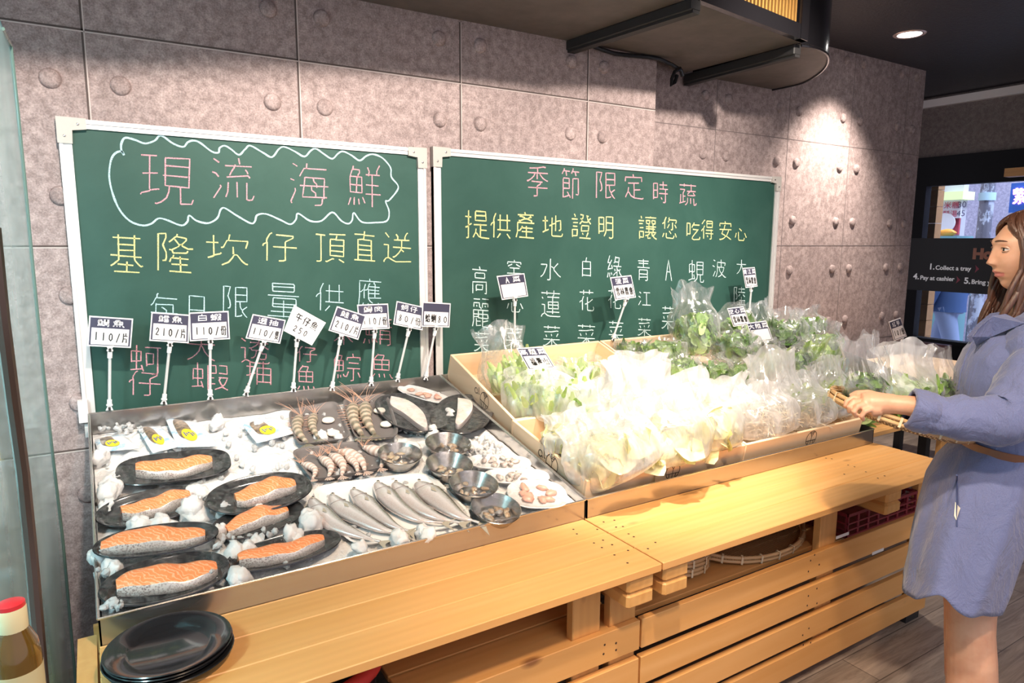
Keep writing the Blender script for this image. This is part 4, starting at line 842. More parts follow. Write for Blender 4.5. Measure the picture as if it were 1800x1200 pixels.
for i, (lb, c, xe, ye, h, mt, pl, n, s) in enumerate((
    ('white oval plate leaning at the back right corner of the ice', (744, 697), (787, 711), (748, 688), .022, M_pinkf, 'piece of pink fish on the white plate at the back right corner', 7, .016),
    ('white oval plate of squid, uppermost of three by the right rim', (878, 817), (933, 819), (878, 804), .004, M_bits, 'mottled squid piece on the uppermost white plate by the right rim', 12, .015),
    ('white oval plate of squid, middle one of three by the right rim', (908, 842), (965, 842), (908, 829), .006, M_bits, 'mottled squid piece on the middle white plate by the right rim', 12, .015),
    ('large white oval plate of pink slices, nearest the front right corner', (944, 874), (996, 874), (944, 849), .012, M_pinkf, 'pink fish slice on the large white plate at the front right', 9, .021))):
    _, M, a, b = plate(lb, c, xe, ye, h, 0, 0, mt=M_wplate, group='white oval plates', prof=WP, p=2.6)
    pieces(pl, M, a, b, n, mt, s, 40+i, pl.split(' on ')[0]+'s, plate %s' % ('back', 'upper', 'middle', 'front')[i])
# steel bowls
M_bowl = mat('polished_steel', (.60, .57, .55), .22, 1.0)
def bowl(label, c, rx, h, seed, mt, lean=0):
    P0 = zIce(c[0], c[1], h); R = (zIce(c[0]+rx, c[1], h)-zIce(c[0]-rx, c[1], h)).length/2*.97
    M = frame(P0, (1, 0, 0), (0, -SL-.02+lean, 1)); root = thing('steel_bowl', label, 'bowl', P0, 'steel bowls of shellfish')
    H_ = .045; pr = [(R*.60, -H_), (R*.66, -H_+.002), (R*.93, -.006), (R*.97, 0), (R, .0015), (R*.97, .003), (R*.93, -.002), (R*.88, -.008), (R*.62, -H_+.004), (R*.02, -H_+.003)]
    mb = MB(); mb.lathe(pr, 36, M); mb.build('bowl', M_bowl, root, ang=50)
    f = MB(); f.lathe([(R*.99, .0035), (R*.7, .001), (R*.3, .0), (R*.01, .0005)], 36, M); f.build('cling_film', M_wrap, root, ang=180)
    pieces('piece of shellfish in the '+label.split(',')[0], M @ Matrix.Translation((0, 0, -H_+.010)), R*.8, R*.8, 9, mt, .013, seed, 'shellfish, '+label, name='shellfish_piece', z=.008, spread=.75)
M_clam = mat('cream_clam_meat', (.82, .62, .44), .3, coat=.5, sss=.15)
bowl('steel bowl left of the others, below the oval plate', (703, 797), 41, .044, 61, M_clam)
bowl('steel bowl rearmost in its column, under the round black plate', (788, 779), 42, .042, 62, M_shell)
bowl('steel bowl second from the back in its column', (790, 815), 43, .044, 63, M_clam)
bowl('steel bowl third from the back in its column', (833, 850), 45, .044, 64, M_shell)
bowl('steel bowl nearest the front rim of the ice', (872, 893), 46, .030, 65, M_shell, -.06)
# whole fish
m_ = M_mack = mat('silver_fish_skin', (.7, .7, .72), .22, .35, coat=.6); t = NT(m_); tc = t.n('ShaderNodeTexCoord'); sx = t.n('ShaderNodeSeparateXYZ'); t.l(tc.outputs['UV'], sx.inputs[0])
n1 = t.noise(t.coords((1, 1, 1)), 120, 3, .7); vv = t.math('ADD', sx.outputs['Y'], t.math('MULTIPLY', n1, .22))
c1 = t.ramp(vv, [(.22, (.09, .11, .11)), (.36, (.30, .30, .25)), (.50, (.62, .62, .64)), (.66, (.90, .89, .91)), (.95, (.70, .60, .58))]); n3 = t.noise(t.coords((1, 1, 1)), 420, 1, .5)
t.base(t.mix(.25, c1, t.ramp(n3, [(.4, (.3, .3, .28)), (.6, (.9, .9, .9))]), 'OVERLAY')); t.bump(n3, .1, .001)
M_fin = mat('fish_fin', (.50, .46, .38), .4, .2); M_eye = mat('fish_eye', (.03, .03, .03), .1); M_eyer = mat('fish_eye_ring', (.75, .70, .62), .2, .5)
nrm = Vector((0, -SL-.03, 1)).normalized()
def whole_fish(label, pts, wpx, lift=.012):
    P = [zIce(x, y, lift) for x, y in pts]; root = thing('whole_fish', label, 'fish', P[0], 'silver fish laid in a row on the long white tray')
    Q = []
    for i in range(len(P)-1):
        a, b, c, d = P[max(i-1, 0)], P[i], P[i+1], P[min(i+2, len(P)-1)]
        for k in range(10):
            t_ = k/10; Q.append(.5*((2*b)+(c-a)*t_+(2*a-5*b+4*c-d)*t_*t_+(3*b-a-3*c+d)*t_**3))
    Q.append(P[-1]); N = len(Q)-1; W = (zIce(pts[1][0]+wpx/2, pts[1][1]-wpx/4, lift)-zIce(pts[1][0]-wpx/2, pts[1][1]+wpx/4, lift)).length/2
    rows = []; n = 18
    for i, q in enumerate(Q):
        u = i/N; d = (Q[min(i+1, N)]-Q[max(i-1, 0)]).normalized(); s = nrm.cross(d).normalized()
        w_ = W*(max(.03, min(1, (u/.30)))**.55 if u < .30 else max(.07, 1-((u-.30)/.64)**1.5 if u < .92 else .12)); th = w_*.62
        rows.append([q+s*w_*math.cos(2*PI*k/n)+nrm*(th*math.sin(2*PI*k/n)+.004) for k in range(n)])
    mb = MB(); mb.grid(rows, closed_u=True, cap=True); o = mb.build('body', M_mack, root, ang=80)
    me = o.data; uv = me.uv_layers.new(name='u')
    for lp in me.loops:
        vi = lp.vertex_index; i, k = divmod(vi, n); uv.data[lp.index].uv = (i/N, .5+.48*math.cos(2*PI*k/n)*-1)
    d = (Q[-1]-Q[-4]).normalized(); s = nrm.cross(d); e = Q[-2]; L = W*1.25; tf = MB()
    tf.poly([e+s*W*.10, e+d*L+s*L*.75, e+d*L*.55+s*L*.12, e+d*L*.55-s*L*.12, e+d*L-s*L*.75, e-s*W*.10], nrm*.0015); tf.build('tail_fin', M_fin, root)
    i = int(N*.30); c = Q[i]; d = (Q[i+1]-Q[i-1]).normalized(); s = nrm.cross(d); pf = MB(); c2 = c+nrm*(W*.62+.0045)
    pf.poly([c2+s*W*.05, c2+d*W*.5-s*W*.25, c2+d*W*.9-s*W*.05, c2+d*W*.4+s*W*.12], nrm*.001); pf.build('pectoral_fin', M_fin, root)
    i = int(N*.22); c = Q[i]; d = (Q[i+1]-Q[i-1]).normalized(); s = nrm.cross(d); gl = MB()
    gl.tube([c+s*W*math.sin(a_)*.78+d*W*.28*math.cos(a_)+nrm*(W*.60*math.cos(a_*.9)+.0035) for a_ in [x*.25-1.2 for x in range(10)]], .0012, 5); gl.build('gill_edge', M_codskin, root)
    i = int(N*.09); c = Q[i]; d = (Q[i+1]-Q[i-1]).normalized(); s = nrm.cross(d); ey = MB(); M = frame(c+nrm*(W*.40+.004), d, nrm)
    ey.lathe([(.0062, -.001), (.0058, .0012), (.0032, .0018)], 14, M); e_ = ey.build('eye', M_eyer, root); pu = MB(); pu.lathe([(.0036, .0012), (.0025, .0026), (.0003, .003)], 12, M); pu.build('pupil', M_eye, e_)
for lb, pts, w_, lf in (
    ('silver fish lowest and leftmost in the row on the white tray', [(547, 877), (562, 900), (590, 925), (630, 942), (668, 953)], 31, .010),
    ('silver fish second from the left in the row', [(581, 871), (598, 892), (630, 912), (672, 932), (706, 937)], 30, .013),
    ('silver fish third from the left, belly slit showing', [(618, 862), (636, 880), (660, 902), (690, 924), (718, 934)], 28, .012),
    ('silver fish third from the right in the row', [(661, 850), (676, 868), (700, 893), (736, 914), (778, 920)], 28, .013),
    ('silver fish second from the right in the row', [(692, 850), (708, 868), (732, 891), (768, 910), (808, 920)], 28, .012),
    ('palest and largest silver fish, rightmost in the row', [(732, 850), (750, 865), (778, 887), (808, 908), (842, 920)], 33, .012)):
    whole_fish(lb, pts, w_, lf)
# printed pouches
M_pouch = mat('pouch_film', (.80, .86, .92), .15, coat=.6); t = NT(M_pouch); v = t.coords(); n1 = t.noise(v, 16, 4, .7, 1); t.base(t.ramp(n1, [(.40, (.88, .90, .92)), (.55, (.68, .80, .90)), (.62, (.30, .55, .78)), (.68, (.80, .86, .92))])); t.bump(n1, .4, .004)
M_yell = mat('yellow_print', (.80, .62, .04), .4); M_bluep = mat('blue_print', (.04, .12, .55), .4); M_dark = mat('dark_fish_photo', (.10, .08, .07), .3, coat=.5); t = NT(M_dark); v = t.coords(); t.base(t.ramp(t.noise(v, 60, 4, .7), [(.35, (.05, .04, .04)), (.6, (.35, .26, .18))]))
for i, (lb, q) in enumerate((('printed fish pouch in the back left corner of the ice', [(166, 772), (215, 762), (246, 788), (172, 794)]), ('printed fish pouch with a yellow oval, between two others', [(240, 750), (282, 748), (318, 784), (268, 796)]),
        ('printed fish pouch lying over its neighbour, blue seal at its right', [(290, 734), (352, 742), (384, 784), (312, 786)]), ('printed fish pouch alone near the middle of the back edge', [(424, 745), (482, 732), (522, 760), (452, 779)]))):
    P = [zIce(x, y, .016+.005*(i == 2)) for x, y in q]; nm = Vector((0, -SL-.05, 1)).normalized(); root = thing('fish_pouch', lb, 'packet', sum(P, Vector())/4, 'printed fish pouches')
    def at(u, v, z=0): return (P[0]*(1-u)+P[1]*u)*(1-v)+(P[3]*(1-u)+P[2]*u)*v+nm*z
    def hz(u, v): return .010*(16*u*(1-u)*v*(1-v))**.6+.002*noise.noise(Vector((u*5, v*5, i)))
    mb = MB(); N = 14; up = [[at(a/N, b/N, hz(a/N, b/N)) for a in range(N+1)] for b in range(N+1)]; lo = [[at(a/N, b/N, -.001) for a in range(N+1)] for b in range(N+1)]
    mb.grid(up); mb.grid(lo); mb.build('pouch', M_pouch, root, ang=180)
    def patch(nm_, mt, cu, cv, ru, rv, dz, p=2):
        m2 = MB(); rows = [[at(cu+x*k, cv+y*k, hz(cu+x*k, cv+y*k)+dz) for x, y in oval(20, ru, rv, p)] for k in (1, .6, .3, .02)]; m2.grid(rows, closed_u=True); return m2.build(nm_, mt, root, ang=180)
    patch('fish_photo', M_dark, .34, .42, .20, .36, .0012, 3); pt = patch('yellow_oval', M_yell, .42, .66, .19, .20, .0024)
    bl = MB()
    for k in range(5):
        bl.tube([at(.30+.055*k, .60+.03*(k % 2), hz(.3+.055*k, .62)+.0034), at(.33+.055*k, .72-.05*(k % 3), hz(.33+.055*k, .7)+.0034)], .0016, 5)
    bl.build('blue_lettering', M_bluep, root)
# black plates on the corner of the bench
zc = BZ; c = atZ(297, 1131, .655); R = (atZ(398, 1137, .655)-atZ(197, 1131, .655)).length/2
for k in range(4):
    lb = ['round black plate at the bottom of the stack on the bench corner', 'round black plate second from the bottom of the stack', 'round black plate just under the top one of the stack', 'round black plate on top of the stack on the bench corner'][k]
    root = thing('round_plate', lb, 'plate', (c.x+(.004, -.003, .002, 0)[k], c.y+(-.003, .003, 0, 0)[k], zc+.0005+.0075*k+.0005), 'stack of round black plates'); o = OFF[root.name]
    mb = MB(); mb.lathe([(.02, .0002), (R*.60, .0), (R*.64, .003), (R*.74, .016), (R*.98, .0225), (R, .0245), (R*.985, .0262), (R*.75, .0212), (R*.67, .012), (R*.60, .0062), (.001, .0058)], 56, Matrix.Translation(o)); mb.build('dish', M_plate, root, ang=50)
# ---------------------------------------------------------------- wooden crates and bagged vegetables
M_logo = mat('burnt_logo', (.05, .03, .02), .7)
def crate(label, x0, x1, yf, yb, zf, slope, hgt=.125, logo_side=False, logo_front=None):
    """zf = rim height at the front"""
    ang = math.atan(slope); M = Matrix.Translation((x0, yf, zf)) @ Matrix.Rotation(ang, 4, 'X'); W = x1-x0; Dp = (yb-yf)/math.cos(ang); t_ = .013
    root = thing('wooden_crate', label, 'crate', (x0, yf, zf-hgt), 'wooden crates of bagged greens')
    MB().box((0, 0, -hgt), (W, t_, 0), M, bev=.0015).build('front_board', M_crate, root, ang=25)
    MB().box((0, Dp-t_, -hgt), (W, Dp, 0), M, bev=.0015).build('back_board', M_crate, root, ang=25)
    for xa in (0, W-t_): MB().box((xa, t_+.0005, -hgt), (xa+t_, Dp-t_-.0005, 0), M, bev=.0015).build('side_board', M_crateY, root, ang=25)
    MB().box((t_, t_, -hgt+.002), (W-t_, Dp-t_, -hgt+.010), M).build('bottom_board', M_crate, root, smooth=False)
    def emblem(c, ux, r, name='round_emblem'):
        ux = Vector(ux); uz = Vector((0, 0, 1)); mb = MB(); n_ = ux.cross(uz)
        def Pn(a, b): return M @ (Vector(c)+ux*a*r+uz*b*r)
        nn = (M.to_3x3() @ n_).normalized()
        for dn in (1,):
            ribbon(mb, [Pn(math.cos(2*PI*k/28), math.sin(2*PI*k/28)) for k in range(29)], .0032, nn)
            for P_ in ([(0, -1), (0, .25)], [(0, .25), (-.45, .9)], [(0, .25), (.45, .9)], [(-.95, -.3), (.95, -.3)], [(-.5, -.3), (-.45, -.9)], [(.5, -.3), (.45, -.9)], [(-.25, .62), (.25, .62)], [(-.38, .8), (.38, .8)]):
                ribbon(mb, [Pn(*q) for q in P_], .0032, nn)
        return mb.build(name, M_logo, root, smooth=False, recalc=False)
    if logo_side:
        emblem((-.0008, logo_side, -hgt*.36), (0, -1, 0), .036)
        mb = MB(); nn = Vector((-1, 0, 0)); q = M @ Vector((-.0008, logo_side+.085, -hgt*.42))
        def L(pts): ribbon(mb, [q+Vector((0, -a, b)) for a, b in pts], .004, nn)
        L([(.012+.012*math.cos(k*.5), .012+.012*math.sin(k*.5)) for k in range(13)]+[(.024, .0), (.03, .001)]); L([(.038, .03), (.036, .01), (.038, .0), (.044, .001)])
        mb.build('brand_lettering', M_logo, root, smooth=False, recalc=False)
    if logo_front: emblem((logo_front, -.0008, -.040), (1, 0, 0), .034, 'round_emblem')
    return root, M
CA, MA = crate('wooden crate at the back left, rim next to the ice display, sign standing on it', 1.372, 2.235, -.705, -.15, .822, .33, logo_side=.235)
CBk, MBk = crate('wooden crate at the back in the middle of the greens', 2.245, 3.10, -.705, -.15, .822, .33)
CC, MC = crate('wooden crate at the front left full of pale lettuce bags', 1.352, 2.135, -1.198, -.722, .732, SL, .119, logo_side=.20, logo_front=.40)
CD, MD = crate('wooden crate at the front, middle one, full of bean sprout bags', 2.142, 2.925, -1.198, -.722, .732, SL, .119, logo_front=.42)

def m_leaf(name, a, b, c, sss=.1, rough=.45):
    m_ = mat(name, a, rough, spec=.4); t = NT(m_); g = t.n('ShaderNodeNewGeometry'); c1 = t.ramp(g.outputs['Random Per Island'], [(.0, a), (.5, b), (1, c)])
    n1 = t.noise(t.coords(), 40, 3, .6); t.base(t.mix(.5, c1, t.ramp(n1, [(.3, (.35, .35, .35)), (.7, (.75, .75, .75))]), 'OVERLAY'))
    tl = t.n('ShaderNodeBsdfTranslucent'); t.l(c1, tl.inputs[0]); ms = t.n('ShaderNodeMixShader'); ms.inputs[0].default_value = .25
    out = t.t.nodes['Material Output']; t.l(t.b.outputs[0], ms.inputs[1]); t.l(tl.outputs[0], ms.inputs[2]); t.l(ms.outputs[0], out.inputs[0]); return m_
M_leafd = m_leaf('dark_green_leaf', (.10, .22, .05), (.18, .34, .08), (.34, .50, .16))
M_leafm = m_leaf('mid_green_leaf', (.20, .38, .08), (.34, .54, .16), (.52, .68, .28))
M_celery = m_leaf('pale_green_stalk', (.36, .55, .14), (.55, .72, .28), (.74, .84, .50))
M_lett = m_leaf('pale_lettuce_leaf', (.78, .74, .30), (.88, .86, .56), (.95, .92, .74))
M_sprout = m_leaf('bean_sprout', (.90, .82, .62), (.93, .88, .76), (.85, .68, .42))
F_clear = m_film('clear_bag_film', .08, .55, 9, white=.55, stretch=(1, 1, .5), edge=.5)
F_milky = m_film('milky_bag_film', .30, .80, 9, white=.72, stretch=(1, 1, .5), edge=.5)
F_dense = m_film('milky_white_film', .42, .88, 8, white=.78, stretch=(1, 1, .5), edge=.5)
def leaf(mb, c, d, up, L, W, rnd, crinkle=.15, n=4):
    d = d.normalized(); s = d.cross(up).normalized(); u = s.cross(d); rows = []
    bend = rnd.uniform(-.5, .9)
    for i in range(n+1):
        t_ = i/n; w_ = W*math.sin(PI*(.08+.84*t_))**.8; o = c+d*L*t_+u*(-bend*L*t_*t_)
        rows.append([o+s*w_*k+u*(abs(k)*w_*.5+crinkle*W*rnd.uniform(-1, 1)) for k in (-1, 0, 1)])
    mb.grid(rows)
KINDS = {'leafy': (M_leafm, 240, .075, .022), 'dark': (M_leafd, 250, .080, .016), 'celery': (M_celery, 80, .13, .014), 'lettuce': (M_lett, 60, .11, .052), 'sprouts': (M_sprout, 170, .07, .0025), 'cabbage': (M_celery, 60, .10, .05)}
def bag(label, base, top, wpx, kind='leafy', film=None, h=.0, seed=0, fill=.6, depth=.75, lean=0.0, group=None, P0=None, tall=None, flare=1.0, squash=0):
    rnd = random.Random(seed+500)
    B = P0 or atT(base[0], base[1], h); dist = (B-CAM).dot(FWD)
    # top: same distance from the camera unless it leans away
    v = ray(*top); T = CAM+v*(dist+lean)
    B = P0 or B
    ax = T-B; H_ = ax.length; az = ax.normalized(); W = wpx/CF*dist/2
    x = RGT-az*RGT.dot(az); x.normalize(); y = az.cross(x); M = Matrix((x, y, az)).transposed().to_4x4(); M.translation = B
    root = thing('vegetable_bag', label, 'bag of vegetables', B, group or 'bags of greens')
    N, R = 72, 38; rows = []; mt, cnt, LL, LW = KINDS[kind]
    for j in range(R+1):
        t_ = j/R
        if t_ < .12: rr = math.sqrt(max(0, 1-(1-t_/.12)**2))*.9+.02
        elif t_ < fill: rr = .92+.06*math.sin((t_-.12)/(fill-.12)*PI)
        else: q = (t_-fill)/(1-fill); rr = .92-.30*math.sin(min(1, q*1.3)*PI*.5)+.34*flare*max(0, q-.45)
        row = []
        dq = depth*(1 if t_ < fill else 1-.55*(t_-fill)/(1-fill))
        for k in range(N):
            a = 2*PI*k/N; ca, sa = math.cos(a), math.sin(a); am = .05+.16*max(0, t_-fill*.5)
            pv = Vector((ca*1.6, sa*1.6, t_*1.6+seed*5.1)); wr = noise.noise(pv*1.6)*am*1.5+abs(noise.noise(Vector((ca*4.5, sa*4.5, t_*1.2+seed))))*am*.9-am*.25
            wr += .035*noise.noise(Vector((ca*8, sa*8, t_*3+seed)))+.10*noise.noise(Vector((ca*2.2, sa*2.2, t_*3+seed)))+.03*abs(noise.noise(Vector((ca*5, sa*5, t_*5+seed))))
            r_ = W*(rr+wr); zz = H_*t_
            if j > R*fill: zz += H_*.16*noise.noise(Vector((ca*1.5, sa*1.5, seed*3.3)))*((t_-fill)/(1-fill))
            row.append(M @ Vector((r_*ca, r_*sa*dq, zz)))
        rows.append(row)
    mb = MB(); mb.grid(rows, closed_u=True); b0 = len(mb.v)-N*(R+1)
    mb.f.append(tuple(range(N-1, -1, -1))); mb.mi.append(0)
    mb.build('bag_film', film or F_clear, root, ang=55)
    lv = MB(); hb = H_*fill
    for k in range(cnt):
        a = rnd.uniform(0, 2*PI); r_ = math.sqrt(rnd.random())*.80; z = hb*rnd.uniform(.06, .9)
        rr = W*r_*(.75+.25*math.sin(PI*z/hb))
        c = M @ Vector((rr*math.cos(a), rr*math.sin(a)*depth, z)); sc = min(1.5, W/.085)
        if kind in ('sprouts',):
            d = Vector((rnd.uniform(-1, 1), rnd.uniform(-1, 1), rnd.uniform(-.6, .6))).normalized(); L = LL*rnd.uniform(.5, 1)*sc
            o_ = Vector((rnd.uniform(-1, 1), rnd.uniform(-1, 1), rnd.uniform(-1, 1)))*.012
            lv.tube([c-d*L/2, c+o_, c+d*L/2], [.0016, .0024, .0012], 5)
        elif kind == 'celery':
            d = (az+x*rnd.uniform(-.35, .35)+y*rnd.uniform(-.3, .3)); c2 = c-az*LL*.4; c2 += az*max(0, (B-c2).dot(az)+.012)
            leaf(lv, c2, d, y, min(LL, hb*.95)*rnd.uniform(.6, 1), LW*rnd.uniform(.6, 1.3), rnd, .1, 3)
        else:
            out = (c-(M @ Vector((0, 0, z)))).normalized() if r_ > .05 else x
            d = Vector((rnd.uniform(-1, 1), rnd.uniform(-1, 1), rnd.uniform(-1, 1)))+az*.5; d = d-out*d.dot(out)*.8
            L = LL*rnd.uniform(.5, 1)*sc*.8; c2 = c-d.normalized()*L*.45
            if (c2-B).dot(az) < .01: c2 += az*.03
            leaf(lv, c2, d, out+Vector((.01, .02, .03)), L, LW*rnd.uniform(.6, 1.1)*sc*.8, rnd, .22)
    lv.build({'sprouts': 'bean_sprouts', 'lettuce': 'lettuce', 'celery': 'stalks', 'cabbage': 'cabbage_leaves'}.get(kind, 'leafy_greens'), mt, root, ang=180)
    return root
g1, g2, g3, g4 = 'bags in the back left crate', 'bags of greens at the back', 'lettuce bags in the front left crate', 'bean sprout bags in the front middle crate'
BL = [
 ('bag with a big open mouth of film, back left corner of the left crate', (905, 690), (872, 574), 104, 'celery', F_clear, .02, g1, .45, .7),
 ('bag of pale stalks pressed to the left side of the back left crate', (938, 735), (925, 645), 100, 'celery', F_milky, .0, g1, .75, .7),
 ('bag of bright green stalks, behind the standing sign at the crate front', (990, 745), (995, 650), 120, 'celery', F_milky, .02, g1, .7, .7),
 ('bag topped with fine green leaves in the back left crate', (1018, 700), (1010, 628), 100, 'celery', F_clear, .03, g1, .75, .7),
 ('bag of clear film near the right end of the back left crate', (1125, 730), (1128, 618), 118, 'cabbage', F_milky, .03, g1, .4, .7),
 ('milky bag in the middle of the back left crate', (1055, 760), (1050, 668), 130, 'cabbage', F_dense, .03, g1, .5, .7),
 ('tall bag of leafy greens with a pointed film top, before the chalkboard', (1228, 626), (1212, 506), 88, 'leafy', F_clear, .05, g2, .62, .7),
 ('flat bag of dark greens at the back left of the middle crate', (1108, 640), (1112, 596), 72, 'dark', F_clear, .0, g2, .8, .7),
 ('flat bag of leafy greens left of the tall pointed bag', (1165, 650), (1160, 594), 90, 'leafy', F_clear, .02, g2, .8, .7),
 ('slanting bag of stalky greens below the tall pointed bag', (1205, 690), (1180, 628), 90, 'leafy', F_clear, .04, g2, .8, .7),
 ('bag of greens with a shiny film front, right of the slanting one', (1262, 690), (1245, 625), 80, 'dark', F_clear, .05, g2, .75, .7),
 ('bag of crinkled dark greens right of the tall pointed bag', (1292, 638), (1290, 580), 92, 'dark', F_clear, .05, g2, .8, .7),
 ('bag of grass-green stalks above the bean sprouts', (1312, 700), (1300, 628), 66, 'leafy', F_clear, .05, g2, .8, .7),
 ('bag with scrunched clear film behind the signs', (1298, 590), (1275, 540), 80, 'leafy', F_clear, .06, g2, .5, .7),
 ('bag with a round arch of film behind the signs', (1345, 592), (1328, 531), 60, 'leafy', F_clear, .06, g2, .4, .7),
 ('bag showing a broad dark leaf at the wall', (1378, 606), (1385, 545), 84, 'dark', F_clear, .05, g2, .6, .7),
 ('bag at the far back against the concrete wall', (1420, 592), (1412, 538), 72, 'leafy', F_clear, .05, g2, .5, .7),
 ('bag under the blank sign, glossy film', (1355, 660), (1345, 600), 90, 'celery', F_clear, .05, g2, .6, .7),
 ('bag with crumpled film at the right end of the back row', (1448, 622), (1452, 564), 70, 'leafy', F_clear, .05, g2, .5, .7),
 ('bag of pale green stalks at the right end, under the crumpled one', (1440, 664), (1436, 590), 92, 'celery', F_clear, .05, g2, .8, .7),
 ('bag of chives lying in the middle of the back rows', (1405, 665), (1398, 612), 62, 'dark', F_clear, .05, g2, .8, .7),
 ('small bag of leafy greens in front of the chives', (1412, 735), (1400, 656), 84, 'celery', F_milky, .04, g2, .6, .7),
 ('milky bag right of the small leafy one', (1462, 722), (1448, 632), 88, 'celery', F_milky, .05, g2, .5, .7),
 ('brightly lit bag next to the basket rim', (1498, 730), (1490, 660), 60, 'celery', F_milky, .02, g2, .5, .7),
 ('bag of dull greens under the basket at the tray end', (1532, 738), (1525, 700), 70, 'leafy', F_clear, .03, g2, .8, .7),
 ('lettuce bag spilling over the front left corner of its crate', (1098, 840), (1040, 728), 180, 'lettuce', F_milky, .02, g3, .62, .7),
 ('lettuce bag at the middle of the front left crate', (1172, 818), (1152, 690), 175, 'lettuce', F_milky, .03, g3, .58, .7),
 ('lettuce bag at the right of the front left crate', (1246, 792), (1230, 680), 135, 'lettuce', F_milky, .03, g3, .6, .7),
 ('tall milky lettuce bag behind the others, brightest in the light', (1130, 765), (1118, 628), 150, 'lettuce', F_dense, .06, g3, .5, .7),
 ('milky bag along the left side of the lettuce crate', (1010, 798), (992, 722), 110, 'lettuce', F_dense, .03, g3, .5, .7),
 ('milky lettuce bag at the back right of its crate', (1220, 750), (1190, 655), 120, 'lettuce', F_dense, .05, g3, .5, .7),
 ('bean sprout bag at the left of the front middle crate', (1350, 768), (1330, 672), 120, 'sprouts', F_milky, .01, g4, .6, .7),
 ('bean sprout bag in the middle of its crate', (1418, 752), (1402, 664), 110, 'sprouts', F_milky, .01, g4, .6, .7),
 ('bean sprout bag at the right end of its crate', (1470, 735), (1462, 668), 76, 'sprouts', F_milky, .01, g4, .55, .7),
 ('tall milky bag standing up behind the bean sprouts', (1368, 732), (1352, 618), 112, 'sprouts', F_dense, .04, g4, .35, .7),
 ('milky bag of sprouts at the back left of the front middle crate', (1290, 745), (1272, 662), 110, 'sprouts', F_dense, .04, g4, .5, .7),
]
for i, (lb, base, top, w_, kd, fm, h, g_, fl, dp) in enumerate(BL):
    bag(lb, base, top, w_, kd, fm, h, i*1.37, fl, dp, group=g_)
# ---------------------------------------------------------------- the woman with the basket
DW = 2.05
def Wp(px, py, dd=0): return CAM+ray(px, py)*(DW+dd)
FH = Vector((FWD.x, FWD.y, 0)).normalized(); RH = Vector((RGT.x, RGT.y, 0)).normalized(); UZ = Vector((0, 0, 1))
m_ = M_skin = mat('skin', (.66, .36, .23), .42, sss=.12, spec=.4); t = NT(m_); v = t.coords(); t.base(t.ramp(t.noise(v, 14, 4, .6), [(.3, (.60, .31, .20)), (.7, (.70, .41, .28))])); t.bump(t.noise(v, 350, 2, .5), .05, .0005)
M_lip = mat('lips', (.52, .17, .15), .35, sss=.1)
M_hair = mat('brown_hair', (.055, .025, .016), .32, spec=.6); t = NT(M_hair); v = t.coords((40, 40, 1.2)); n1 = t.noise(v, 6, 4, .7); t.base(t.ramp(n1, [(.3, (.03, .014, .010)), (.65, (.13, .055, .033))])); t.bump(n1, .5, .003)
m_ = M_dress = mat('blue_linen_dress', (.14, .19, .42), .75, spec=.25, sheen=.3); t = NT(m_); v = t.coords(); n1 = t.noise(v, 500, 2, .6); n2 = t.noise(t.coords((1, 1, .6)), 13, 5, .65, .8)
t.base(t.mix(.5, t.ramp(n1, [(.35, (.105, .125, .265)), (.65, (.16, .185, .345))]), (.13, .155, .305))); t.bump(t.math('ADD', t.math('MULTIPLY', n1, .02), n2), .85, .016)
_v = Wp(1735, 750)-CAM; FH = Vector((_v.x, _v.y, 0)).normalized(); RH = FH.cross(UZ).normalized(); COSW = FH.dot(Vector((FWD.x, FWD.y, 0)).normalized())
HC = Wp(1806, 447, 0); ca, sa = math.cos(math.radians(27)), math.sin(math.radians(27))
_v = HC-CAM; VF = Vector((_v.x, _v.y, 0)).normalized(); VR = VF.cross(UZ).normalized()
hx = (-VR*ca-VF*sa).normalized(); hz = (UZ+hx*.02).normalized(); hx = (hx-hz*hx.dot(hz)).normalized(); hy = hz.cross(hx)
HM = Matrix((hx, hy, hz)).transposed().to_4x4(); HM.translation = HC
def g(a, b, s): return math.exp(-((a-b)/s)**2)
def head_point(th, ph):
    """th azimuth from the face (0) to the left (+), ph elevation"""
    ct, st, cp, sp = math.cos(th), math.sin(th), math.cos(ph), math.sin(ph)
    ax = .094 if ct > 0 else .100; x = ax*ct*cp; y = .073*st*cp; z = .118*sp
    if z < 0:
        k = -z/.118; y *= 1-.34*k**1.6; x *= (1-.06*k) if ct > 0 else 1-.35*k
    f = max(0, ct)**1.5
    if ct > 0: x -= .010*max(0, ct)*g(z, .02, .05)*0
    ay = abs(y)
    x += f*(.0085*g(z, .040, .012)*g(ay, .022, .030)-.013*g(z, .017, .014)*g(ay, .031, .014)-.006*g(z, .020, .012)*g(ay, 0, .009)*0)
    nose = max(0, min(1, (.030-z)/.055)) if z > -.027 else max(0, 1-(-.027-z)/.010)
    x += f*.0175*nose**1.3*g(ay, 0, .0095+.004*(z < -.012))+f*.008*g(z, -.026, .008)*g(ay, .011, .006)
    x += f*(.0085*g(z, -.050, .0055)*g(ay, 0, .019)+.0080*g(z, -.063, .0055)*g(ay, 0, .017)-.0050*g(z, -.0565, .0022)*g(ay, 0, .026)-.0035*g(z, -.075, .006)*g(ay, 0, .02)+.007*g(z, -.095, .013)*g(ay, 0, .02))
    x += f*.004*g(z, -.020, .02)*g(ay, .040, .018)
    return Vector((x, y, z))
hb = MB(); rows = []; NA, NB = 150, 130
for j in range(NB+1):
    ph = -PI/2+PI*j/NB; rows.append([HM @ head_point(2*PI*k/NA, ph) for k in range(NA)])
hb.grid(rows, closed_u=True)
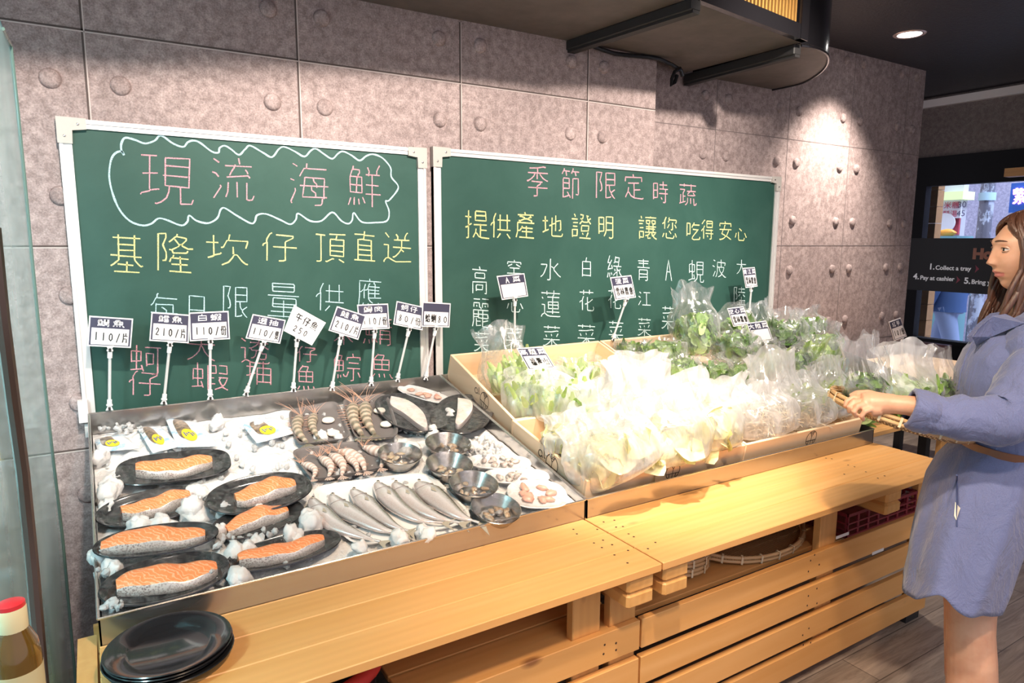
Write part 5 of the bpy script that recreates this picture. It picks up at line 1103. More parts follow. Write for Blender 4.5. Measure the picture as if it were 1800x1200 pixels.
def ear(s):
    c = HM @ Vector((-.004, s*.070, -.002)); hb.tube([HM @ Vector((-.004+.012*math.cos(a), s*(.073+.004*math.sin(a)), .002+.026*math.sin(a))) for a in [q*.55-1.9 for q in range(10)]], .005, 8)
    hb.blob(c, (.010, .008, .022), 0, 0, 2)
ear(1); ear(-1)
# neck, trunk, legs, arms
nk = HC+Vector((0, 0, -.085))-hx*.022
hip = Wp(1735, 860, 0); chest = Wp(1765, 660, 0)
hb.tube([nk+UZ*.03, nk-UZ*.03, Wp(1800, 575, 0)], [.050, .050, .056], 20)
hb.tube([Wp(1795, 570), Wp(1772, 640), Wp(1765, 700), Wp(1762, 770), Wp(1745, 850), Wp(1735, 930)], [.07, .105, .105, .10, .125, .11], 24)
def leg(dx, dd):
    P = [Wp(1722+dx, 900, dd), Wp(1712+dx, 1000, dd), Wp(1707+dx, 1075, dd), Wp(1706+dx, 1110, dd), Wp(1708+dx, 1160, dd)]
    knee = P[2]; ank = Vector((P[4].x, P[4].y, FZ+.09)); ank += hx*-.03
    z0 = P[4].z; zs = [ank.lerp(P[4], q) for q in (.72, .5, .25, .06)]
    hb.tube(P+zs+[Vector((ank.x, ank.y, FZ+.05))], [.098, .081, .063, .062, .064, .066, .056, .042, .035, .036], 24)
    f0 = Vector((ank.x, ank.y, FZ+.045)); hb.tube([f0-hx*.045, f0, f0+hx*.07-UZ*.01, f0+hx*.14-UZ*.022], [.030, .036, .034, .020], 16)
    return f0
F1 = leg(0, -.06); F2 = leg(-7, .12)
def arm(P, R): hb.tube(P, R, 20)
SH, EL, WR = Wp(1818, 612, -.12), Wp(1772, 742, -.22), Wp(1592, 712, -.14)
arm([SH, SH.lerp(EL, .5), EL, EL.lerp(WR, .35), EL.lerp(WR, .72), WR, Wp(1565, 710, -.125)], [.038, .040, .040, .040, .034, .0275, .027])
SH2, EL2, WR2 = Wp(1790, 600, .17), Wp(1745, 735, .22), Wp(1655, 735, .16)
arm([SH2, SH2.lerp(EL2, .5), EL2, EL2.lerp(WR2, .5), WR2, Wp(1630, 738, .14)], [.050, .045, .041, .036, .028, .026])
# left hand: palm and five fingers closed over the basket rim
def finger(pts, r): hb.tube(pts, r, 10)
hb.tube([Wp(1572, 710, -.125), Wp(1550, 709, -.115), Wp(1528, 709, -.105), Wp(1513, 707, -.10)], [.0285, .031, .031, .022], 18)
hb.tube([Wp(1560, 702, -.115), Wp(1535, 701, -.10), Wp(1515, 702, -.095)], [.018, .023, .019], 12)
hb.tube([Wp(1548, 718, -.125), Wp(1530, 720, -.115)], [.020, .020], 12)
FG = [[(1514, 701, -.088), (1499, 699, -.082), (1488, 706, -.082), (1486, 716, -.086)], [(1514, 705, -.104), (1500, 706, -.104), (1492, 715, -.106), (1494, 725, -.100)],
      [(1521, 711, -.120), (1507, 714, -.122), (1501, 723, -.122), (1505, 732, -.112)], [(1532, 718, -.130), (1520, 723, -.132), (1514, 731, -.128), (1518, 738, -.116)]]
for k, f in enumerate(FG): finger([Wp(*q) for q in f], [.0095, .009, .0082, .0070] if k < 3 else [.0085, .008, .0074, .0062])
finger([Wp(1548, 698, -.105), Wp(1526, 691, -.085), Wp(1506, 691, -.068), Wp(1494, 696, -.058)], [.013, .0115, .0095, .0075])
# far hand under the basket
hb.tube([Wp(1640, 738, .15), Wp(1612, 742, .12), Wp(1600, 743, .10)], [.026, .028, .02], 14)
for k in range(4): finger([Wp(1602, 739+3*k, .12-.022*k), Wp(1585, 740+3*k, .11-.022*k), Wp(1572, 742+3*k, .10-.022*k)], [.009, .0082, .007])
finger([Wp(1618, 733, .08), Wp(1604, 728, .06), Wp(1594, 724, .06)], [.011, .009, .0075])
def remeshed(mb, vox, smooth_it=2):
    me = bpy.data.meshes.new('t'); me.from_pydata(mb.v, [], mb.f); bm = bmesh.new(); bm.from_mesh(me); bmesh.ops.recalc_face_normals(bm, faces=bm.faces); bm.to_mesh(me); bm.free()
    o = bpy.data.objects.new('t', me); COL.objects.link(o); r = o.modifiers.new('r', 'REMESH'); r.mode = 'VOXEL'; r.voxel_size = vox
    s = o.modifiers.new('s', 'SMOOTH'); s.factor = .5; s.iterations = smooth_it
    bpy.context.view_layer.update(); m2 = bpy.data.meshes.new_from_object(o.evaluated_get(bpy.context.evaluated_depsgraph_get())); bpy.data.objects.remove(o); return m2
woman = thing('person', 'long-haired woman in a blue belted shirt dress holding a bamboo tray of greens', 'person', (F1.x, F1.y, FZ))
me = remeshed(hb, .0032, 2); me.transform(Matrix.Translation(-OFF[woman.name])); me.materials.clear(); me.materials.append(M_skin); me.materials.append(M_lip)
HI = HM.inverted(); off = OFF[woman.name]; mi = [0]*len(me.polygons)
for p in me.polygons:
    q = HI @ (p.center+off)
    if q.x > .07 and abs(q.y) < .026 and -.0695-.0+abs(q.y)*.25 < q.z < -.0455-abs(q.y)*.30: mi[p.index] = 1
me.polygons.foreach_set('material_index', mi); me.shade_smooth()
body = bpy.data.objects.new('body', me); COL.objects.link(body); body.parent = woman; OFF[body.name] = off
for s in (1, -1):
    c = Vector((.0705, s*.030, .0165)); ey = MB(); M = HM @ Matrix.Translation(c)
    ey.blob((0, 0, 0), (.0125, .0135, .0095), 0, 0, 3, M); e_ = ey.build('eye', mat('eye_white', (.80, .76, .72), .15), woman)
    ir = MB(); Mi = M @ Matrix.Translation((.0100, .001, .0)) @ Matrix.Rotation(PI/2, 4, 'Y'); ir.lathe([(.0062, -.001), (.0060, .0012), (.002, .0022), (.0003, .0024)], 16, Mi); ir.build('iris', mat('dark_iris', (.03, .015, .01), .1), e_)
    ld = MB()
    for zz, r_ in ((.0072, .0022), (-.0072, .0014)):
        ld.tube([M @ Vector((.0118*math.cos(a)*.86+.0015, .0150*math.sin(a), zz*math.cos(a*.8)*.95)) for a in [q*.22-1.4 for q in range(14)]], r_, 6)
    ld.build('eyelid', M_skin, woman)
    ls = MB(); ls.tube([M @ Vector((.0118*math.cos(a)*.86+.0042, .0150*math.sin(a), .0052*math.cos(a*.8))) for a in [q*.22-1.4 for q in range(14)]], .0009, 5); ls.build('eyelashes', M_hair, woman)
    br = MB(); br.tube([HM @ (head_point(s*(.14+.07*q), .345+.020*math.sin(q*.45))+Vector((.0015, 0, 0))) for q in range(8)], [.0012, .002, .0024, .0024, .0022, .002, .0015, .0006], 6); br.build('eyebrow', M_hair, woman)
# hair: cap plus many locks falling over both shoulders
rnd = random.Random(11); hr = MB(); rows = []
for j in range(25):
    row = []
    for k in range(60):
        th = -PI+2*PI*k/59; at_ = abs(th); e_ = max(0, min(1, (at_-.55)/.85)); e_ = e_*e_*(3-2*e_)
        low = .80-1.50*e_; ph = PI/2-(PI/2-low)*j/24
        p = head_point(th, ph)
        row.append(HM @ Vector((p.x*1.10-.004, p.y*1.13, p.z*1.09+.004 if p.z > 0 else p.z)))
    rows.append(row)
hr.grid(rows)
def lock(side, th, w_, fwdness, length, seed):
    r2 = random.Random(seed); P = []
    for q in range(9):
        ph = 1.42-.30*q*.75; p = head_point(th*min(1, .35+q*.12), max(ph, -.35)); P.append(Vector((p.x*1.13-.002, p.y*1.17, p.z*1.11+.003)))
    a = P[-1]; n = 12
    for q in range(1, n+1):
        u = q/n; P.append(Vector((a.x+fwdness*u+.010*math.sin(u*5+seed), a.y+side*(.012*math.sin(u*3))+.004*math.sin(u*7+seed), a.z-length*u)))
    R = [w_*(.35+.65*min(1, i/5)) for i in range(len(P)-4)]+[w_*.9, w_*.7, w_*.45, w_*.12]
    hr.tube([HM @ p for p in P], R, 7)
for side in (1, -1):
    for k in range(46):
        th = side*(1.08+1.8*(k/46)**1.0)+rnd.uniform(-.05, .05)
        lock(side, th, rnd.uniform(.006, .010), rnd.uniform(.0, .075)*(1 if k < 26 else -.2), rnd.uniform(.15, .25), rnd.uniform(0, 99))
for k in range(22):   # fringe swept from the parting to the near side
    u = k/21; s = 1 if k % 4 else -1; P = []
    for q in range(8):
        t_ = q/7; th = s*(.05+(.25+.95*u)*t_); ph = 1.25-(.42+.62*u)*t_; p = head_point(th, ph); P.append(HM @ Vector((p.x*1.11+.002, p.y*1.13, p.z*1.08)))
    hr.tube(P, [.005, .008, .009, .009, .008, .006, .004, .0012], 6)
hr.build('hair', M_hair, woman, ang=80)
# dress
LV = [(558, 1768, 1842, .050, 0), (572, 1745, 1862, .105, 0), (590, 1716, 1872, .160, 0), (620, 1690, 1878, .185, 0), (655, 1674, 1878, .185, 0), (700, 1668, 1872, .175, 0), (745, 1672, 1862, .165, 0), (775, 1682, 1852, .155, .2), (790, 1664, 1850, .165, .6), (815, 1640, 1848, .185, .9), (850, 1622, 1838, .200, 1), (900, 1607, 1822, .215, 1), (950, 1596, 1800, .225, 1), (1000, 1588, 1782, .235, 1), (1034, 1580, 1768, .240, 1)]
rows = []; NR = 120
for i in range(len(LV)*4-3):
    k = i/4; a = int(k); f = k-a; A = LV[a]; B = LV[min(a+1, len(LV)-1)]
    y, xl, xr, dp, fo = [A[q]*(1-f)+B[q]*f for q in range(5)]
    c = Wp((xl+xr)/2, y); hw = (xr-xl)/2/CF*DW*COSW; row = []
    for j in range(NR):
        an = 2*PI*j/NR; ca_, sa_ = math.cos(an), math.sin(an)      # cos -> image right, sin -> away from camera
        fold = 1+fo*(.026*math.sin(an*9+1.2*math.sin(an*2))+.009*math.sin(an*17+2))+.010*noise.noise(Vector((ca_*3, sa_*3, y*.02)))*(1+fo)+(1-min(1, fo))*.018*noise.noise(Vector((ca_*2.5, sa_*2.5, y*.035)))
        p = c+RH*hw*ca_*fold+FH*dp*sa_*fold
        if i > len(LV)*4-30:   # shirt-tail hem: lower at front and back of each side seam
            q = max(0, (i-(len(LV)*4-30))/27); near = max(0, -sa_)
            p.z += q**3*near*(.085*g(ca_, -.20, .45)+.035*g(ca_, .6, .3))
        row.append(p)
    rows.append(row)
db = MB(); db.grid(rows, closed_u=True)
def sleeve(P, R, seed, cuff=True):
    pts = [Vector(p) for p in P]; Q = []; RR = []
    for i in range(len(pts)-1):
        for k in range(8): t_ = k/8; Q.append(pts[i].lerp(pts[i+1], t_)); RR.append(R[i]*(1-t_)+R[i+1]*t_)
    Q.append(pts[-1]); RR.append(R[-1])
    for _ in range(3): Q = [Q[0]]+[(Q[i-1]+Q[i]*2+Q[i+1])/4 for i in range(1, len(Q)-1)]+[Q[-1]]
    up = None; rows = []; n = 40
    for i, p in enumerate(Q):
        d = (Q[min(i+1, len(Q)-1)]-Q[max(i-1, 0)]).normalized(); up = d.orthogonal().normalized() if up is None else (up-d*up.dot(d)).normalized(); w_ = d.cross(up)
        rows.append([p+(up*math.cos(2*PI*k/n)+w_*math.sin(2*PI*k/n))*RR[i]*(1+.16*noise.noise(Vector((math.cos(2*PI*k/n)*1.2, math.sin(2*PI*k/n)*1.2, i*.22+seed)))+.09*abs(noise.noise(Vector((math.cos(2*PI*k/n)*3, math.sin(2*PI*k/n)*3, i*.5+seed))))) for k in range(n)])
    db.grid(rows, closed_u=True)
    if cuff:
        e = rows[-1]; c = Q[-1]; d = (Q[-1]-Q[-4]).normalized()
        r2 = [[c+(p-c)*s-d*z for p in e] for s, z in ((.86, .002), (1.02, -.004), (1.20, .002), (1.26, .030), (1.22, .058), (1.08, .062))]
        db.grid(r2, closed_u=True)
sleeve([Wp(1812, 575, -.03), Wp(1822, 600, -.10), Wp(1824, 645, -.15), Wp(1800, 700, -.20), Wp(1768, 738, -.21), Wp(1710, 736, -.19), Wp(1655, 732, -.165), Wp(1600, 716, -.145)], [.060, .080, .080, .078, .072, .060, .056, .046], 3)
sleeve([Wp(1800, 592, .12), Wp(1795, 640, .18), Wp(1765, 710, .21), Wp(1740, 738, .22), Wp(1690, 738, .19)], [.066, .070, .064, .058, .046], 8)
dress = db.build('dress', M_dress, woman, ang=180)
sd = dress.modifiers.new('s', 'SOLIDIFY'); sd.thickness = .003
# collar, placket, button, pocket tag: all laid on the cloth
from mathutils.bvhtree import BVHTree
_bvh = BVHTree.FromPolygons([tuple(v) for v in db.v], db.f)
def on_cloth(px, py, lift, dd):
    d = ray(px, py); n_ = d.normalized(); h_ = _bvh.ray_cast(CAM, n_)
    return (h_[0]-n_*lift) if h_[0] is not None and abs((h_[0]-Wp(px, py, dd)).length) < .16 else Wp(px, py, dd)
cl = MB()
for s, P in ((1, [(1768, 553, -.055), (1745, 556, -.075), (1722, 575, -.085), (1709, 592, -.080), (1716, 608, -.095), (1742, 592, -.11), (1775, 578, -.105), (1800, 568, -.10)]), (-1, [(1764, 548, .05), (1740, 552, .07), (1716, 572, .065), (1700, 592, .03), (1706, 602, -.02), (1730, 580, .02), (1755, 565, .03), (1780, 552, .05)])):
    cl.poly([on_cloth(q[0], q[1], .007, q[2]) for q in P], FH*.004+UZ*.002)
cl.build('collar', M_dress, woman, smooth=False)
pl = MB(); pl.tube([on_cloth(1712, 600, .001, -.06), on_cloth(1700, 622, .001, -.05), on_cloth(1690, 652, .001, -.04), on_cloth(1684, 685, .001, -.03)], .0030, 6); pl.build('placket_seam', M_dress, woman)
bt = MB(); M = frame(on_cloth(1738, 580, .012, -.118), RH, -FH+UZ*.3); bt.lathe([(.006, 0), (.006, .0025), (.0045, .0032), (.0004, .0026)], 16, M); bt.build('button', M_white, woman)
tg = MB(); q = [(1679, 882), (1688, 893), (1681, 914), (1677, 906)]; tg.poly([on_cloth(x, y, .0035, -.238) for x, y in q], FH*.001); tg.build('fabric_tag', mat('cream_tag', (.80, .74, .62), .6), woman, smooth=False)
ps = MB(); ps.tube([on_cloth(1682+.0*k, 835+9*k, .0012, -.22) for k in range(11)], .0024, 6); ps.build('pocket_slit', mat('pocket_shadow_fabric', (.05, .07, .18), .8), woman)
# belt
be = MB(); y, xl, xr, dp = 778, 1680, 1852, .157; c = Wp((xl+xr)/2, y); hw = (xr-xl)/2/CF*DW*COSW; rows = []
for z, k in ((-.011, 1.03), (-.011, 1.055), (.011, 1.055), (.011, 1.03)): rows.append([c+RH*hw*k*math.cos(2*PI*j/60)+FH*dp*k*math.sin(2*PI*j/60)+UZ*(z-.012*math.cos(2*PI*j/60)) for j in range(60)])
be.grid(rows, closed_u=True, closed_v=True); be.build('belt', mat('tan_leather_belt', (.17, .065, .03), .4), woman)
for f0 in (F1, F2):
    sh = MB(); sh.tube([f0-hx*.075-UZ*.022, f0-hx*.03-UZ*.02, f0+hx*.06-UZ*.024, f0+hx*.13-UZ*.028, f0+hx*.165-UZ*.030], [.022, .026, .026, .022, .010], 14); sh.build('shoe', mat('tan_flat_shoe', (.45, .30, .18), .5), woman)

# bamboo tray she carries and its bags
m_ = M_bam = mat('woven_bamboo', (.62, .40, .18), .5); t = NT(m_); v = t.coords()
ch_ = t.n('ShaderNodeTexWave'); ch_.inputs['Scale'].default_value = 42; ch_.inputs['Distortion'].default_value = .3; t.l(v, ch_.inputs['Vector']); ch2 = t.n('ShaderNodeTexWave'); ch2.bands_direction = 'Y'; ch2.inputs['Scale'].default_value = 42; t.l(v, ch2.inputs['Vector'])
hh = t.math('MULTIPLY', ch_.outputs['Fac'], ch2.outputs['Fac']); t.base(t.ramp(hh, [(.05, (.22, .12, .05)), (.35, (.60, .38, .17)), (.9, (.78, .56, .30))])); t.bump(hh, .6, .003)
M_bamr = mat('bamboo_rim', (.62, .40, .20), .45); M_tie = mat('pale_cane_tie', (.80, .68, .46), .5)
def winnow(name, label, M, a, b, depth=.035, ties=22, group=None, mt=None):
    root = thing(name, label, 'basket', M.translation, group); mb = MB(); rows = []
    for k, z in ((1, 0), (.985, -depth*.5), (.93, -depth*.85), (.75, -depth), (.4, -depth*1.02), (.02, -depth*1.02)):
        rows.append([M @ Vector((x*k, y*k, z)) for x, y in oval(48, a, b)])
    mb.grid(rows, closed_u=True); o = mb.build('woven_base', mt or M_bam, root, ang=60); s_ = o.modifiers.new('s', 'SOLIDIFY'); s_.thickness = .003
    for z, r_, k in ((.0, .0065, 1.0), (-.014, .006, 1.01), (-.006, .005, .965)):
        rb = MB(); P = [M @ Vector((x*k, y*k, z)) for x, y in oval(48, a, b)]; rb.tube(P+P[:2], r_, 8); rb.build('rim_hoop', M_bamr, root)
    for q in range(ties):
        an = 2*PI*q/ties; x, y = a*math.cos(an), b*math.sin(an); tb = MB(); d = Vector((math.cos(an), math.sin(an), 0)); tt = Vector((-d.y, d.x, 0))*.0035
        c = Vector((x, y, -.007)); pr = [c+d*.009+Vector((0, 0, -.014)), c+d*.009+Vector((0, 0, .014)), c-d*.008+Vector((0, 0, .015)), c-d*.013+Vector((0, 0, -.004))]
        tb.grid([[M @ (p+tt) for p in pr], [M @ (p-tt) for p in pr]], closed_u=True, cap=False); tb.build('cane_tie', M_tie, root, smooth=False)
    return root
bc = Wp(1585, 722, .02); bx = (Wp(1474, 694, -.01)-bc); A_ = bx.length
BM = frame(bc, bx, UZ-FH*.12)
winnow('bamboo_tray', 'shallow oval bamboo tray held by the woman, loaded with bagged greens', BM, A_, .17, .035, 24)
for i, (lb, base, top, w_, kd, fm, dd, fl) in enumerate((
    ('bag standing at the left of the held tray, rounded film top', (1528, 712), (1508, 588), 84, 'dark', F_clear, -.01, .42),
    ('widest bag in the middle of the held tray', (1590, 722), (1590, 606), 132, 'leafy', F_milky, .0, .40),
    ('bag of dark greens against the woman at the right of the held tray', (1655, 722), (1640, 612), 78, 'dark', F_clear, .04, .5))):
    bag(lb, base, top, w_, kd, fm, 0, 70+i*2.3, fl, .55, group='bags in the held bamboo tray', P0=Wp(base[0], base[1], dd))
# ---------------------------------------------------------------- boxed duct end, rails, cable, downlight
M_duct = mat('black_painted_metal', (.016, .015, .018), .22, .3, coat=.3)
du = thing('hanging_booth', 'rounded black box hanging from the ceiling beside the wall, brown underside', 'duct', (dA.x+.2, dA.y-.3, 2.52))
arc = [atZ(x, y, 2.52) for x, y in ((1408, 80), (1432, 84), (1450, 92), (1456, 102), (1452, 116), (1438, 130), (1412, 145), (1380, 153), (1345, 160), (1318, 164), (1210, 134))]
arc = [Vector(p) for p in spl([(p.x, p.y) for p in arc[:-1]], 4)]+[arc[-1]]
for p in arc: p.z = 2.52
mb = MB(); mb.grid([arc, [p+Vector((0, 0, .35)) for p in arc]], closed_u=True); mb.build('curved_side', M_duct, du, ang=30)
mb = MB(); mb.poly([p+Vector((0, 0, .001)) for p in arc], (0, 0, .01)); mb.build('underside', M_soff, du, smooth=False)
mb = MB(); mb.tube(arc[:-1]+[], .008, 6); mb.build('edge_bead', M_duct, du)
def rail(name_, a, b, w_=.05, h=.05, parent=None):
    d = (b-a); L = d.length; x = d.normalized(); M = Matrix((x, UZ.cross(x), UZ)).transposed().to_4x4(); M.translation = a
    mb = MB(); mb.box((0, -w_/2, -h), (L, w_/2, -.0005), M, bev=.004); mb.box((0, -w_/2+.008, -h-.012), (L, w_/2-.008, -h+.001), M)
    return mb.build(name_, M_blackm, parent, ang=30)
tag(rail('ceiling_rail', atZ(983, 80, ZS), atZ(1225, -2, ZS), .06, .045), 'black track rail running from the wall line towards the viewer', 'ceiling rail')
tag(rail('ceiling_rail', atZ(1207, 132, ZS), atZ(1403, 78, ZS), .055, .05), 'black rail along the straight edge of the rounded box', 'ceiling rail')
tag(rail('ceiling_rail', atZ(1207, 148, 2.50), atZ(1320, 172, 2.50), .05, .045), 'short black rail under the rounded box near the wall', 'ceiling rail')
mb = MB(); mb.tube([atY(1035, 78, -.02), atY(1055, 86, -.02), atY(1080, 94, -.02), atY(1105, 97, -.02), atY(1140, 100, -.02), atY(1160, 104, -.03), atY(1180, 113, -.03), atY(1197, 124, -.03), atY(1200, 134, -.03)], .011, 8)
mb.tube([atY(1196, 120, -.05), atY(1186, 126, -.05), atY(1181, 138, -.05), atY(1180, 150, -.05), atY(1186, 145, -.05), atY(1190, 132, -.05)], .010, 8)
tag(mb.build('black_cable', M_black), 'black cable run along the top of the wall to a knot by the rail', 'cable')
# amber slatted screen on the front of the box
M_amb = mat('amber_bamboo_slat', (.42, .22, .06), .4)
sc = thing('slatted_screen', 'black framed screen with amber slats on the front of the boxed ceiling', 'screen', tuple(dB+Vector((-.2, 0, .03))))
u_ = (dC-dB).normalized(); nrm2 = Vector((u_.y, -u_.x, 0)); nrm2 = nrm2 if nrm2.y < 0 else -nrm2
mb = MB()
for z0, z1 in ((.0, .07), (.29, .355)): mb.poly([dB+nrm2*.001+UZ*z0, dB+nrm2*.001+u_*4+UZ*z0, dB+nrm2*.001+u_*4+UZ*z1, dB+nrm2*.001+UZ*z1], nrm2*.03)
mb.poly([dB+nrm2*.001, dB+nrm2*.001-u_*-.07, dB+nrm2*.001+u_*.07+UZ*.355, dB+nrm2*.001+UZ*.355], nrm2*.035); mb.build('frame', M_duct, sc, smooth=False)
for k in range(34):
    a = dB+u_*(.085+.030*k)+nrm2*.004
    mb = MB(); mb.poly([a+UZ*.07, a+u_*.012+UZ*.07, a+u_*.012+UZ*.29, a+UZ*.29], nrm2*.010); mb.build('slat', M_amb, sc, smooth=False)
dl_ = thing('ceiling_downlight', 'round recessed downlight glowing in the dark ceiling at the right', 'ceiling light', tuple(atZ(1599, 60, 2.875)))
c = OFF[dl_.name]
mb = MB(); mb.lathe([(.072, -.004), (.082, -.007), (.094, -.005), (.098, -.0005), (.074, -.0005)], 40, Matrix.Translation(c), close=True); mb.build('trim_ring', mat('pinkish_metal_ring', (.75, .60, .58), .3, .5), dl_)
mb = MB(); mb.lathe([(.074, -.002), (.03, -.003), (.0005, -.003)], 32, Matrix.Translation(c)); mb.build('diffuser', mat('lamp_diffuser', (1, 1, 1), .5, emis=9, ecol=(1, .97, .93)), dl_)

# ---------------------------------------------------------------- glass case at the left
m_ = M_case = mat('case_glass', (.55, .85, .88), .06); t = NT(m_); t.t.nodes.remove(t.b); out = t.t.nodes['Material Output']
tr = t.n('ShaderNodeBsdfTransparent'); tr.inputs[0].default_value = (.82, .95, .97, 1); gl = t.n('ShaderNodeBsdfGlossy'); gl.inputs['Roughness'].default_value = .10; gl.inputs[0].default_value = (.85, .97, 1, 1)
df = t.n('ShaderNodeBsdfDiffuse'); df.inputs[0].default_value = (.50, .80, .86, 1); m1 = t.n('ShaderNodeMixShader'); m1.inputs[0].default_value = .35; t.l(tr.outputs[0], m1.inputs[1]); t.l(gl.outputs[0], m1.inputs[2])  # cyan diffuse haze mixed in to paint soft reflections on the glass
m2 = t.n('ShaderNodeMixShader'); n1 = t.noise(t.coords((1, 1.5, .4)), 1.6, 2, .5, .5); mr = t.n('ShaderNodeMapRange'); mr.inputs['To Min'].default_value = .12; mr.inputs['To Max'].default_value = .50; t.l(n1, mr.inputs[0]); t.l(mr.outputs[0], m2.inputs[0])
t.l(m1.outputs[0], m2.inputs[1]); t.l(df.outputs[0], m2.inputs[2]); t.l(m2.outputs[0], out.inputs[0])
XG = -.14
edge = [atX(x, y, XG) for x, y in ((4, 50), (18, 80), (30, 190), (44, 330), (58, 480), (75, 650), (92, 800), (110, 950), (132, 1195))]
lowp = edge[-1]+(edge[-1]-edge[-2]).normalized()*.35
edge = [Vector((p.x, min(p.y, -.05), p.z)) for p in edge]+[Vector((XG, min(lowp.y, -.05), lowp.z))]
case = thing('glass_case', 'tall refrigerated glass case at the left edge, pale lit interior', 'display case', (-.5, -1.4, FZ))
near = [Vector((XG, -2.45, p.z)) for p in edge]
mb = MB(); mb.grid([edge, near]); o = mb.build('side_glass', M_case, case, smooth=False, recalc=False)
mb = MB(); mb.tube([p+Vector((.001, .002, 0)) for p in edge], .0045, 8); mb.build('glass_edge', mat('green_glass_edge', (.12, .20, .18), .2), case)
st = [atX(x, y, -.132) for x, y in ((-12, 400), (4, 560), (22, 700), (40, 830), (57, 1000), (74, 1200))]
mb = MB(); mb.tube(st+[st[-1]+(st[-1]-st[-2]).normalized()*.3], .011, 8); mb.build('metal_strip', mat('dark_bronze_strip', (.10, .07, .06), .3, .6), case)
M_in = mat('pale_case_lining', (.62, .82, .84), .5)
mb = MB(); mb.box((-1.3, -2.4, FZ), (-.19, -1.35, .35)); mb.box((-1.35, -2.4, FZ), (-1.3, -1.0, 2.0)); mb.box((-1.3, -1.10, FZ), (-.30, -1.06, 1.28)); mb.box((-1.3, -2.4, 1.95), (-.19, -1.1, 2.0)); mb.build('lining', M_in, case, smooth=False)
mb = MB(); mb.box((-1.28, -1.35, .95), (-.35, -1.11, .97)); mb.build('shelf', M_in, case, smooth=False)
lamp('case_tube_light', 'AREA', (-.80, -1.9, 1.9), (-1.3, -1.5, .8), 45, (.75, .97, 1), size=.6, sy=.2)
bt_ = thing('sauce_bottle', 'brown sauce bottle with a red cap inside the glass case', 'bottle', tuple(CAM+ray(33, 1195)*.92-Vector((0, 0, .10)))); c = OFF[bt_.name]
mb = MB(); mb.lathe([(.001, 0), (.026, .0), (.029, .006), (.029, .135), (.026, .155), (.0155, .180), (.0145, .195), (.001, .195)], 28, Matrix.Translation(c)); mb.build('glass_body', mat('amber_glass', (.20, .11, .02), .08, trans=.4, coat=.6), bt_, ang=60)
mb = MB(); mb.lathe([(.0295, .03), (.0295, .12)], 28, Matrix.Translation(c)); mb.build('label', mat('cream_bottle_label', (.55, .50, .30), .5), bt_)
mb = MB(); mb.lathe([(.0165, .172), (.0175, .176), (.0175, .204), (.0165, .2065)], 24, Matrix.Translation(c)); mb.build('cap_collar', mat('cream_collar', (.72, .66, .42), .4), bt_)
mb = MB(); mb.lathe([(.0168, .2066), (.0165, .212), (.012, .2140), (.0005, .2145)], 24, Matrix.Translation(c)); mb.build('cap', mat('red_cap', (.62, .03, .04), .3), bt_)

# ---------------------------------------------------------------- things stored under the benches
bz_ = .388
bcn = atZ(1338, 975, .47); A_ = (atZ(1420, 962, .47)-atZ(1256, 1000, .47)).length/2
M_bamd = m_ = mat('dark_woven_bamboo', (.30, .17, .07), .55); t = NT(m_); v = t.coords(); w1_ = t.n('ShaderNodeTexWave'); w1_.inputs['Scale'].default_value = 45; t.l(v, w1_.inputs['Vector']); w2_ = t.n('ShaderNodeTexWave'); w2_.bands_direction = 'Y'; w2_.inputs['Scale'].default_value = 45; t.l(v, w2_.inputs['Vector'])
hh = t.math('MULTIPLY', w1_.outputs['Fac'], w2_.outputs['Fac']); t.base(t.ramp(hh, [(.05, (.20, .11, .05)), (.4, (.52, .33, .16)), (.9, (.72, .50, .28))])); t.bump(hh, .6, .003)
winnow('winnowing_basket', 'large round bamboo winnowing basket tilted on the shelf under the right bench', frame(Vector((2.06, -1.26, .432)), (1, .06, .0), (0, -.10, 1)), .29, .19, .03, 22, mt=M_bamd)
for k in range(4):
    winnow('winnowing_basket', ['small bamboo basket at the bottom of the stack beside the tilted one', 'small bamboo basket second from the bottom of the stack', 'small bamboo basket second from the top of the stack', 'small bamboo basket on top of the stack behind the beam end'][k], frame(Vector((1.672+.006*(k % 2), -1.275, .425+.030*k)), (1, 0, 0), (0, 0, 1)), .125, .125, .028, 14, group='stacked bamboo baskets', mt=M_bamd)
M_red = mat('dark_red_plastic', (.20, .022, .035), .4)
def lattice_crate(label, x0, x1, y0, y1, z0, z1):
    root = thing('plastic_crate', label, 'crate', ((x0+x1)/2, (y0+y1)/2, z0), None)
    t_ = .008
    for (a, b, ax) in (((x0, y0), (x1, y0), 0), ((x0, y1), (x1, y1), 0), ((x0, y0), (x0, y1), 1), ((x1, y0), (x1, y1), 1)):
        mb = MB(); L = (x1-x0) if ax == 0 else (y1-y0); n = 7
        def bx(u0, u1, za, zb, e=0):
            if ax == 0: mb.box((a[0]+u0, a[1]-t_/2-e, za), (a[0]+u1, a[1]+t_/2+e, zb))
            else: mb.box((a[0]-t_/2-e, a[1]+u0, za), (a[0]+t_/2+e, a[1]+u1, zb))
        H_ = z1-z0
        for f0, f1 in ((0, .12), (.30, .36), (.56, .62), (.88, 1.0)): bx(0, L, z0+H_*f0, z0+H_*f1, .002)
        for q in range(n+1): bx(max(0, L*q/n-.006), min(L, L*q/n+.006), z0, z1)
        mb.build('lattice_side', M_red, root, smooth=False)
    MB().box((x0, y0, z0), (x1, y1, z0+.006)).build('bottom', M_red, root, smooth=False); return root
lattice_crate('dark red lattice crate under the right end of the bench', 2.40, 2.885, -1.475, -1.12, .3915, .490)
mb = MB()
for x, y in ((1479, 938), (1541, 966)):
    p = atY(x, y, BF+.09); mb.box((p.x-.05, BF+.0785, p.z-.006), (p.x+.03, BF+.0795, p.z+.006))
mb.build('white_tape', M_white, b1b, smooth=False)
